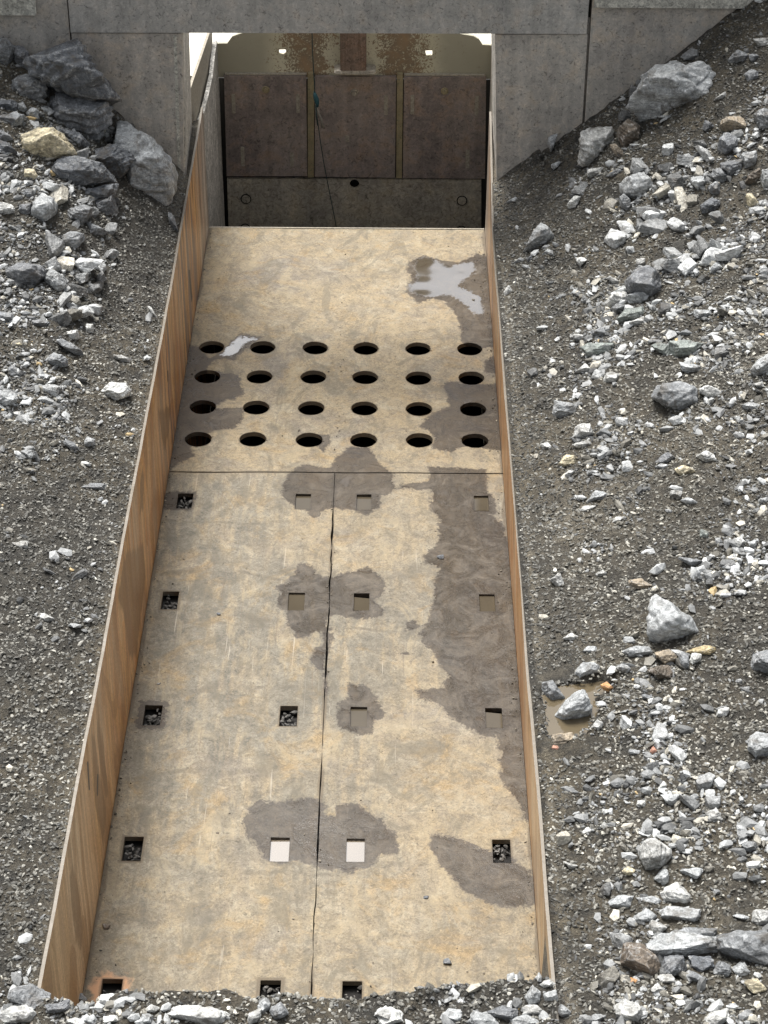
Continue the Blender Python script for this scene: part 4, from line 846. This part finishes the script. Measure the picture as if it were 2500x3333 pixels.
 ('LR', [(1412,300),(1430,220),(1500,185),(1560,200),(1560,340),(1460,330)], 'mid', 'striped grey rock at the right edge near the pyramid boulder', K, .8),
 ('LR', [(1365,745),(1400,670),(1450,640),(1560,650),(1560,800),(1410,788)], 'light', 'big striped pale rock at the right edge', K, .8),
 ('LR', [(815,430),(880,440),(860,465),(810,470)], 'mid', 'grey stone midway between puddle and right edge', S, .6),
 ('LR', [(1210,570),(1225,515),(1290,500),(1280,545)], 'pale', 'pale block left of the big striped rock', K, .7),
 ('LR', [(740,745),(745,728),(825,735),(815,765),(760,762)], 'light', 'light bar shaped stone in the lower gravel', S, .5),
 ('LR', [(850,745),(875,712),(895,740),(870,762)], 'pink', 'pinkish stone beside the light bar shaped one', S, .6),
 ('LR', [(795,1250),(860,1197),(975,1270),(950,1350),(860,1412),(820,1365)], 'pale', 'pale rock with brown face standing on the lower slope', K, .8),
 ('LR', [(880,1430),(935,1378),(972,1395),(965,1450),(930,1472)], 'light', 'light rock just under the brown faced rock', K, .7),
 ('LR', [(1018,1385),(1100,1370),(1162,1378),(1120,1430),(1070,1438)], 'light', 'flat rock right of the brown faced rock', K, .5),
 ('LR', [(910,1515),(1010,1455),(1090,1520),(1060,1580),(940,1550)], 'pale', 'bright gabled rock on the lower right slope', K, .8),
 ('LR', [(620,1565),(700,1520),(772,1530),(760,1590),(680,1602)], 'light', 'grey faceted rock left of the gabled rock', K, .7),
 ('LR', [(780,1532),(870,1525),(930,1550),(920,1575),(800,1570)], 'light', 'low grey plate between faceted and gabled rocks', K, .5),
 ('LR', [(900,1625),(960,1582),(1165,1600),(1090,1680),(910,1662)], 'light', 'broad flat pale slab below the gabled rock', K, .5),
 ('LR', [(765,1640),(850,1590),(900,1640),(830,1690)], 'light', 'light rock left of the broad flat slab', K, .6),
 ('LR', [(840,1690),(870,1652),(960,1700),(900,1742),(860,1732)], 'pale', 'pale angular rock in front of the broad flat slab', K, .7),
 ('LR', [(1160,1080),(1220,1050),(1267,1130),(1240,1145),(1170,1122)], 'pale', 'pale rock on the lower slope near the right edge', K, .6),
 ('LR', [(918,980),(1025,970),(970,1050)], 'light', 'grey three cornered rock in the lower gravel', K, .6),
 ('LR', [(885,955),(930,900),(952,925),(920,955)], 'white', 'white stone above the grey three cornered rock', S, .6),
 ('LR', [(785,1040),(790,1008),(832,1005),(838,1045)], 'white', 'small white cube like stone', S, .7),
 ('LR', [(590,1085),(600,1052),(642,1060),(635,1085)], 'white', 'small white stone left of the cube like one', S, .6),
 ('LR', [(475,1180),(520,1150),(552,1170),(545,1200),(490,1200)], 'white', 'white stone by the lower trough wall', S, .6),
 ('LR', [(580,1150),(610,1120),(645,1150),(620,1175)], 'pale', 'pale stone right of the white one by the lower wall', S, .6),
 ('LR', [(385,1335),(480,1360),(430,1378)], 'white', 'flat white chip by the lower trough wall', S, .4),
 ('LR', [(703,1390),(740,1360),(785,1385),(750,1420)], 'cream', 'pale cream stone left of the brown faced rock', S, .7),
 ('LR', [(1350,1245),(1400,1225),(1440,1240),(1420,1290),(1370,1280)], 'mid', 'grey stone at the right edge above the ring marked one', S, .7),
 ('LR', [(1410,1660),(1425,1610),(1500,1605),(1520,1660),(1450,1695)], 'pale', 'pale stone with a dark spot at the lower right edge', S, .7),
 ('LR', [(1300,1630),(1340,1620),(1395,1635),(1380,1655)], 'light', 'small light bar stone left of the spotted stone', S, .5),
 ('LR', [(960,1740),(1060,1700),(1240,1705),(1260,1770),(1000,1775)], 'mid', 'grey slab behind the long jutting ledge rock', K, .6),
 ('LR', [(775,1770),(860,1752),(1010,1718),(1250,1755),(1290,1855),(1180,1872),(960,1845),(800,1850)], 'light', 'long pale ledge shaped slab at the lower right', B, .7),
 ('LR', [(1235,1760),(1350,1725),(1560,1720),(1560,1900),(1330,1888),(1225,1850)], 'mid', 'broad grey ledge block cut by the right edge at the lower right', B, .8),
 ('LR', [(700,1900),(730,1800),(800,1790),(900,1850),(925,1920),(850,1972),(720,1945)], 'brown', 'rounded brownish boulder under the left end of the ledge slab', B, .9),
 ('LR', [(915,1940),(940,1860),(1040,1850),(1065,1970),(980,1960)], 'ldark', 'dark block under the long ledge slab', K, .8),
 ('LR', [(1060,1850),(1200,1860),(1230,1930),(1120,1950)], 'dark', 'second dark block in the shade of the ledge slab', K, .7),
 ('LR', [(1055,1960),(1090,1930),(1175,1975),(1120,2000),(1065,1990)], 'mid', 'grey stone under the dark blocks', K, .7),
 ('LR', [(1190,1930),(1240,1880),(1300,1900),(1290,1960),(1220,1970)], 'mid', 'grey rock below the right half of the ledge slab', K, .8),
 ('LR', [(1300,1920),(1360,1885),(1400,1930),(1350,1970)], 'light', 'light rock below the ledge slab near the edge', K, .8),
 ('LR', [(890,1960),(980,1945),(1010,2000),(940,2012)], 'pale', 'bright rock in front of the dark block', K, .7),
 ('LR', [(858,2030),(900,1995),(937,2030),(900,2057)], 'pale', 'pale stone at the foot of the bright rock', S, .7),
 ('LR', [(725,1990),(730,1960),(790,1975),(775,2005)], 'orange', 'orange brown stone in front of the brownish boulder', S, .6),
 ('LR', [(1395,1745),(1440,1715),(1470,1730),(1450,1745)], 'yellow', 'yellow stone lying on top of the ledge slab', S, .5),
 ('LR', [(1370,1995),(1440,1975),(1490,2030),(1470,2070),(1400,2040)], 'cream', 'cream rock near the lower right corner', K, .7),
 ('LR', [(180,2070),(225,2010),(275,2060),(270,2125),(200,2110)], 'light', 'upright grey rock at the lower end of the right trough wall', K, .7),
 ('LR', [(280,2055),(350,2030),(362,2090),(300,2108)], 'light', 'faceted rock beside the upright one at the wall end', K, .8),
 ('LR', [(250,2000),(310,1975),(345,2000),(300,2025)], 'pale', 'pale rock behind the faceted one at the wall end', K, .6),
 ('LR', [(160,2130),(240,2110),(290,2150),(230,2180),(170,2170)], 'pale', 'pale rock in front of the upright grey rock', K, .6),
 ('LR', [(665,2145),(720,2095),(810,2120),(830,2180),(760,2225),(680,2200)], 'pale', 'big white veined rock at the bottom edge', K, .7),
 ('LR', [(1155,2200),(1200,2160),(1290,2140),(1290,2240),(1170,2240)], 'pale', 'striped white rock at the bottom right edge', K, .8),
 ('LR', [(350,2150),(380,2110),(430,2150),(400,2190)], 'light', 'grey peaked rock at the bottom right of the trough mouth', K, .7),
 ('LR', [(520,2190),(560,2160),(620,2170),(600,2210)], 'light', 'light flat rock at the bottom edge left of the veined rock', K, .6),
 ('B1', [(0,345),(50,300),(130,285),(215,330),(195,400),(80,400),(0,395)], 'mid', 'grey domed rock at the lower end of the left trough wall', B, .8),
 ('B1', [(-20,410),(20,380),(110,365),(165,390),(150,460),(-20,460)], 'pale', 'bright white rock at the bottom left corner', B, .7),
 ('B1', [(640,420),(720,380),(850,358),(990,390),(1040,460),(640,460)], 'pale', 'broad white speckled boulder at the bottom edge before the deck', B, .6),
 ('B1', [(1108,370),(1140,335),(1167,360),(1150,402),(1120,395)], 'light', 'rounded grey stone under the middle bolt pocket at the bottom', S, .9),
 ('B1', [(1160,385),(1210,352),(1248,400),(1180,435)], 'mid', 'grey stone right of the rounded one at the bottom', K, .8),
 ('B1', [(1065,405),(1130,380),(1128,445),(1070,445)], 'pale', 'white rock left of the grey stone at the bottom', K, .7),
 ('B1', [(435,415),(500,408),(520,430),(450,445)], 'white', 'flat white stone at the bottom left of the deck', S, .5),
 ('B1', [(180,365),(300,340),(320,365),(210,412)], 'ldark', 'dark flat rock right of the grey domed rock', K, .5),
 ('B1', [(270,430),(330,415),(380,440),(300,460)], 'pale', 'pale rock at the bottom edge left of the flat white stone', K, .6),
 ('B1', [(340,430),(400,405),(430,440),(370,455)], 'light', 'grey rock at the bottom edge beside the flat white stone', K, .7),
 ('B1', [(615,385),(650,360),(690,380),(660,400)], 'pale', 'small pale rock behind the broad speckled boulder', S, .6),
 ('B1', [(600,450),(610,400),(660,410),(660,455)], 'light', 'light rock at the left end of the broad speckled boulder', S, .7),
 ('B1', [(310,340),(350,310),(375,345),(340,360)], 'mid', 'grey stone against the left deck corner', S, .8),
 ('B1', [(1600,420),(1660,370),(1720,410),(1700,450),(1620,445)], 'pale', 'white rock at the bottom edge right of the centre seam', K, .6),
 ('B2', [(-40,560),(-40,515),(40,515),(100,545),(60,600),(-40,600)], 'white', 'white flat rock at the bottom edge left of centre', K, .5),
 ('B2', [(230,560),(280,515),(340,520),(350,560),(280,580)], 'light', 'grey veined rock on the bottom bank', K, .7),
 ('B2', [(350,580),(400,525),(470,540),(520,590),(420,610)], 'light', 'wide grey rock at the bottom edge below the deck corner', K, .6),
 ('B2', [(450,530),(520,500),(580,520),(560,570),(480,560)], 'ldark', 'dark faceted rock on the bottom bank', K, .7),
 ('B2', [(540,560),(620,540),(690,570),(640,600),(560,600)], 'light', 'light rock along the bottom edge right of the dark faceted one', K, .6),
]
for reg, pts, col, lab, nm, fl in ROCKS: traced_rock(reg, pts, col, lab, fl, name=nm, strata=.06 if 'ledge' in lab or 'largest' in lab or 'slate' in lab else .02)
# puddle on the right gravel
pc = [tuple(atZ(*p, .862)[:2]) for p in conv('LR', [(300, 470), (280, 420), (330, 400), (400, 380), (520, 370), (600, 360), (660, 385), (640, 430), (560, 450), (590, 500), (560, 560), (520, 600), (510, 640), (420, 650), (310, 652), (300, 560)])]
def sheet(name, pts, z, mat, **kw):
    bm = bmesh.new(); lo = [Vector((x, y, 0)) for x, y in pts]; vs = [bm.verts.new((x, y, z)) for x, y in pts]
    for t in tessellate_polygon([lo]): bm.faces.new([vs[i] for i in t])
    for f in bm.faces:
        if f.normal.z < 0: f.normal_flip()
    return tag(link(name, mesh_bm(name, bm), mat), **kw)
MMUD = mat_water('muddy_water', (.125, .10, .062), .03, 1.9); MCLR = mat_water('pocket_water', (.20, .165, .12), .03, 4.0)
PUD = np.array(pc); MBRN = mat_water('brown_water', (.085, .070, .048), .05, 1.6)  # brown base colour for water in the far pocket rows
ctr_ = PUD.mean(0); big_ = [tuple(np.array([max(ctr_[0]+(p[0]-ctr_[0])*1.25, .985), ctr_[1]+(p[1]-ctr_[1])*1.2])) for p in pc]
sheet('water', big_, .860, MMUD, kind='structure')
g = bpy.data.objects['ground'].data; n = len(g.vertices); v = np.zeros(n*3); g.vertices.foreach_get('co', v); v = v.reshape(-1, 3)
near = (v[:, 0] > .97) & (v[:, 0] < 1.6) & (v[:, 1] > 6.5) & (v[:, 1] < 7.8); sd = np.full(n, -1.); sd[near] = sdf_poly(v[near, 0], v[near, 1], PUD)
nz = fbm(P3(v[:, 0]*14, v[:, 1]*14), 3); ring = sm(-.16, -.05, sd)*(1-sm(-.02, .01, sd)); dep = sm(-.03, .02, sd)
v[:, 2] = np.where(ring > 0, np.maximum(v[:, 2], v[:, 2]*(1-ring)+ring*(.872+.006*nz)), v[:, 2]); v[:, 2] = v[:, 2]*(1-dep)+dep*(.846+.014*nz); g.vertices.foreach_set('co', v.ravel())
at = g.attributes['pale'].data; pv = np.zeros(n, np.float32); at.foreach_get('value', pv); pv *= (1-sm(-.12, -.02, sd)*.9); at.foreach_set('value', pv)

# ------------------------------------------------------------ bolt pocket contents
rng = np.random.RandomState(3)
def stones_mesh(P, size, cols, sub, rng, flatz=(.28, .8), name='gravel'):
    D, Fc = ICO[sub]; n = len(P); nv = len(D); N_, d_ = [], []
    protos = []
    for k in range(24):
        N, d = rand_planes(rng, 5); protos.append(polytope(D, N, d, 40))
    protos = np.array(protos); pi = rng.randint(0, 24, n); V = protos[pi]
    sc3 = np.stack([rng.uniform(.8, 1.55, n), rng.uniform(.45, .95, n), rng.uniform(*flatz, n)], -1)
    V = V*sc3[:, None, :]*size[:, None, None]
    a = rng.uniform(0, 2*math.pi, n); tx = rng.normal(0, .35, n); ty = rng.normal(0, .35, n)
    ca, sa = np.cos(a), np.sin(a); R1 = np.zeros((n, 3, 3)); R1[:, 0, 0] = ca; R1[:, 0, 1] = -sa; R1[:, 1, 0] = sa; R1[:, 1, 1] = ca; R1[:, 2, 2] = 1
    cx, sx = np.cos(tx), np.sin(tx); R2 = np.zeros((n, 3, 3)); R2[:, 0, 0] = 1; R2[:, 1, 1] = cx; R2[:, 1, 2] = -sx; R2[:, 2, 1] = sx; R2[:, 2, 2] = cx
    cx, sx = np.cos(ty), np.sin(ty); R3 = np.zeros((n, 3, 3)); R3[:, 1, 1] = 1; R3[:, 0, 0] = cx; R3[:, 0, 2] = sx; R3[:, 2, 0] = -sx; R3[:, 2, 2] = cx
    V = np.einsum('nij,nkj->nki', R3@R2@R1, V)+P[:, None, :]
    Fa = (Fc[None]+(np.arange(n)*nv)[:, None, None]).reshape(-1, 3)
    me = mesh_np(name, V.reshape(-1, 3), Fa); cattr(me, 'col', np.repeat(cols, nv, 0)); return me
P, Sz = [], []
WATERP = {1, 2, 3, 5, 6, 7, 10, 11, 13, 14}
for k, (hx, hy) in enumerate(POCK):
    n = 26 if k not in WATERP else (9 if k in (1, 3, 11, 5) else 3)
    if k in (13, 14): n = 1
    if k in (16, 17, 18, 19): n = 10
    for _ in range(n):
        P.append((hx+rng.uniform(-.037, .037), hy+rng.uniform(-.07, .07), -.050+rng.uniform(0, .03))); Sz.append(rng.uniform(.006, .016))
P, Sz = np.array(P), np.array(Sz); cl = np.array([.06, .057, .052])*rng.uniform(.5, 2.4, (len(P), 1))
tag(link('gravel', stones_mesh(P, Sz, cl, 1, rng), MCH), 'dark grit lying in the bolt pockets of the deck', 'gravel', kind='stuff')
for k in sorted(WATERP):
    hx, hy = POCK[k]; z = -.012; w2, l2 = (.0445, .079) if hx < 0 else (.0425, .077)
    cut = .03 if k in (6, 11) else 0
    sheet('water', [(hx-w2, hy-l2), (hx+w2, hy-l2), (hx+w2, hy+l2-cut), (hx-w2, hy+l2-cut*.6)], z, MCLR if k >= 12 else MBRN, kind='structure')
# loose crumbs on the deck
for i, (a, b, cc, sz, lab) in enumerate([(472, 1327, 'dark', .010, 'small dark crumb on the left deck plate'), (952, 1205, 'dark', .016, 'flat dark chip on the wet right side of the deck'), (343, 1478, 'pale', .008, 'tiny pale pebble beside the left bolt pockets'),
                             (230, 2003, 'brown', .014, 'dark clod near the lower left deck corner'), (965, 2078, 'dark', .014, 'dark chip near the lower right deck corner'), (920, 1940, 'dark', .011, 'dark fragment near the wet stain low on the deck'), (470, 1800, 'brown', .007, 'tiny brown crumb on the left deck plate')]):
    p = atZ(a*1.507, b*1.507, 0); N, d = rand_planes(rng, 5); V = polytope(ICO[4][0], N, d, 30)*np.array([sz*1.3, sz, sz*.6]); o = link('pebble', mesh_np('pebble', V, ICO[4][1]), MR)
    o.location = (p[0], p[1], sz*.35); o.color = (*COLS[cc], 1); tag(o, lab, 'pebble', 'pebbles on the deck')

# ------------------------------------------------------------ stone fields
def density(x, y, kind):
    """0..1 how thickly stones lie"""
    cl = .5+1.2*fbm(P3(x*2.1, y*2.1, 21.), 3); cl2 = .5+1.6*fbm(P3(x*6, y*6, 25.), 2)
    d = np.full(x.shape, .10)
    xr = np.where(x > 0, x, 0)
    b1 = np.exp(-((x-(1.50+.05*np.sin(y*2)))/.17)**2)*sm(5.5, 7.5, y)*sm(11.6, 11.0, y); b2 = np.exp(-((x-2.0)/.24)**2)*sm(11.8, 11.2, y); b3 = np.exp(-((x-2.55)/.3)**2)
    up = sm(10.6, 11.4, y)*sm(1.2, 1.8, x)
    R = np.maximum.reduce([b1*1.0, b2*1.0, b3*.8, up*.95])
    L = sm(-1.28, -1.55, x)*(sm(8.9, 9.6, y))*1.1+.6*sm(-1.45, -1.7, x)*sm(7.8, 8.9, y)
    bot = sm(5.75, 5.5, y)
    d = np.where(x > 1., d+R*.9, np.where(x < -1., d*.8+L, d)); d = np.maximum(d, bot*1.2)
    low = (x > 1.15)*(y < 8)*.16; d = d+low
    return np.clip(d*np.clip(.25+.9*cl, .05, 2)*np.clip(.4+.9*cl2, .05, 2), 0, 1.3)
def field(n, rng, x0=-2.9, x1=3.3, y0=4.3, y1=12.58):
    out = np.zeros((0, 2))
    while len(out) < n:
        x = rng.uniform(x0, x1, n*3); y = rng.uniform(y0, y1, n*3); dn = density(x, y, 0)
        # the trough itself carries none
        ok = (rng.rand(n*3)*1.2 < dn) & ~((x > -1.03) & (x < 1.03-lean_at(y)) & (y > 5.62)) & ~((np.abs(x) < 1.05) & (y > 5.3) & (np.abs(x) > .96))
        ok &= ~((y > 12.3) & (np.abs(x) < 1.15))
        out = np.vstack([out, np.stack([x, y], -1)[ok]])
    return out[:n]
def tones(rng, n, bright=1., palef=.25):
    u = rng.rand(n); base = np.zeros((n, 3))
    t = np.exp(rng.normal(math.log(.20), .55, n)); pl = rng.rand(n) < palef; t = np.where(pl, rng.uniform(.36, .58, n), t); t = np.clip(t, .05, .52)*bright
    base = t[:, None]*np.array([.97, 1.0, 1.0]); warm = u < .2; base[warm] *= np.array([1.06, .98, .84]); yel = u > .994; base[yel] = np.array([.5, .38, .2])
    return base
def elev(P2, lift, size): z = terrain(P2[:, 0], P2[:, 1]); return np.column_stack([P2, z+lift*size])
rng = np.random.RandomState(11)
# individual stones
N1 = 318-len(ROCKS)-7
pts = np.vstack([field(N1*6, rng), field(N1*9, rng, -2.6, -1.3, 9.8, 12.3), field(N1*5, rng, 1.7, 3., 10.6, 12.3)]); pts = pts[rng.permutation(len(pts))]; vis = (pts[:, 1] > 5.1) & (np.abs(pts[:, 0]-.3) < (.68+.118*pts[:, 1])); pts = pts[vis]
sel = []
for p in pts:
    if len(sel) >= N1: break
    if all(math.hypot(p[0]-q[0], p[1]-q[1]) > q[2]+.05 for q in OCC): sel.append(p); OCC.append((p[0], p[1], .03))
sel = np.array(sel); sz = rng.uniform(.030, .046, len(sel))*(1+.45*(sel[:, 1] > 10.2)); E3 = elev(sel, .3, sz); tn = tones(rng, len(sel), 1.1)
for k in range(len(sel)):
    N, d = rand_planes(rng, 6); V = polytope(ICO[4][0], N, d, 34)*np.array([rng.uniform(.9, 1.35), rng.uniform(.6, 1), rng.uniform(.45, .85)])*sz[k]
    V = V*(1+.05*fbm(V*90+k, 2))[:, None]
    o = link('stone', mesh_np('stone', V, ICO[4][1]), MR); o.location = E3[k]; o.rotation_euler = (rng.normal()*.35, rng.normal()*.35, rng.uniform(0, 6.28)); o.color = (*tn[k], 1)
    x, y = sel[k]; t = tn[k].mean(); tone = 'pale' if t > .3 else 'grey' if t > .16 else 'dark'
    zone = 'bank at the bottom edge of the picture' if y < 5.75 else 'slope right of the trough' if x > 0 else 'slope left of the trough'
    tag(o, f'fist sized {tone} stone on the gravel {zone}', 'stone', f'{tone} stones scattered over the gravel {zone}')
# lesser stones, gravel, grit : beyond counting
def scatter(name, n, smin, smax, sub, lift, label, bright, use_density=True, power=2.2, seed=0, dark=None):
    rng = np.random.RandomState(seed)
    if use_density: p = field(n, rng)
    else:
        x = rng.uniform(-2.8, 3.2, n*2); y = rng.uniform(4.4, 12.58, n*2); ok = ~((x > -1.02) & (x < 1.020-lean_at(y)) & (y > 5.60)); p = np.stack([x, y], -1)[ok][:n]
    s = smin+(smax-smin)*rng.rand(len(p))**power; P = elev(p, lift, s)
    sdp = sdf_poly(P[:, 0], P[:, 1], PUD); P[:, 2] = np.where(sdp > -.06, np.maximum(P[:, 2], .868-.02*sm(-.02, .02, sdp)), P[:, 2])
    insd = sdf_poly(P[:, 0], P[:, 1], PUD) > .012; keep = ~insd; P, s = P[keep], s[keep]
    tn = tones(rng, len(P), bright, .22 if smax > .02 else .02)
    if dark: 
        k = .5+.5*fbm(P*2.2, 2); tn = np.array(dark)*np.exp(rng.normal(-.08, .50, (len(P), 1)))*(.6+.8*k[:, None])*np.where(rng.rand(len(P), 1) < .5, 1, 1)*np.array([1, 1, 1])
        pale = np.clip(sm(1.0, 1.4, P[:, 0])*sm(11.2, 10, P[:, 1])+sm(-1.5, -1.8, P[:, 0])*sm(9.4, 8.8, P[:, 1])*.6, 0, 1)[:, None]
        tn = tn*(1+pale*.22*np.array([1.06, 1.0, .88]))
    tag(link('gravel', stones_mesh(P, s, tn, sub, rng), MCH), label, 'gravel', kind='stuff')
scatter('gravel', 13000, .010, .036, 1, .15, 'loose broken stones strewn over both slopes and the bottom bank', 1.08, power=2.1, seed=21)
scatter('gravel', 42000, .0045, .012, 1, .25, 'small angular gravel chips over the slopes', .82, power=1.6, seed=22)
scatter('gravel', 130000, .0045, .0125, 1, .12, 'dark damp grit covering the ground beside the trough', .5, use_density=False, power=1.3, seed=23, dark=(.138, .135, .120))

# grit swept against the deck edges and off the near bank
rng = np.random.RandomState(77); n = 1100; y = rng.uniform(5.6, 13.6, n); u = rng.rand(n)
x = np.where(u < .38, -.995+rng.exponential(.018, n), np.where(u < .72, .985-rng.exponential(.022, n), np.where(u < .8, -.004+rng.normal(0, .012, n), rng.uniform(-.97, .97, n))))
m_ = u > .9; y = np.where(m_, 5.75+rng.exponential(.28, n), y); x = np.clip(x, -.992, .985)
ok = np.ones(n, bool)
for hx in HX:
    for hy in HY: ok &= np.hypot(x-hx, y-hy) > .09
for hx, hy in POCK: ok &= (np.abs(x-hx) > .05) | (np.abs(y-hy) > .09)
x, y = x[ok], y[ok]; sz_ = .0022+.006*rng.rand(len(x))**3; cc = np.array([.12, .105, .08])*np.exp(rng.normal(0, .45, (len(x), 1)))
tag(link('gravel', stones_mesh(np.stack([x, y, sz_*.3], -1), sz_, cc, 1, rng), MCH), 'fine grit swept along the edges of the tan deck', 'gravel', kind='stuff')
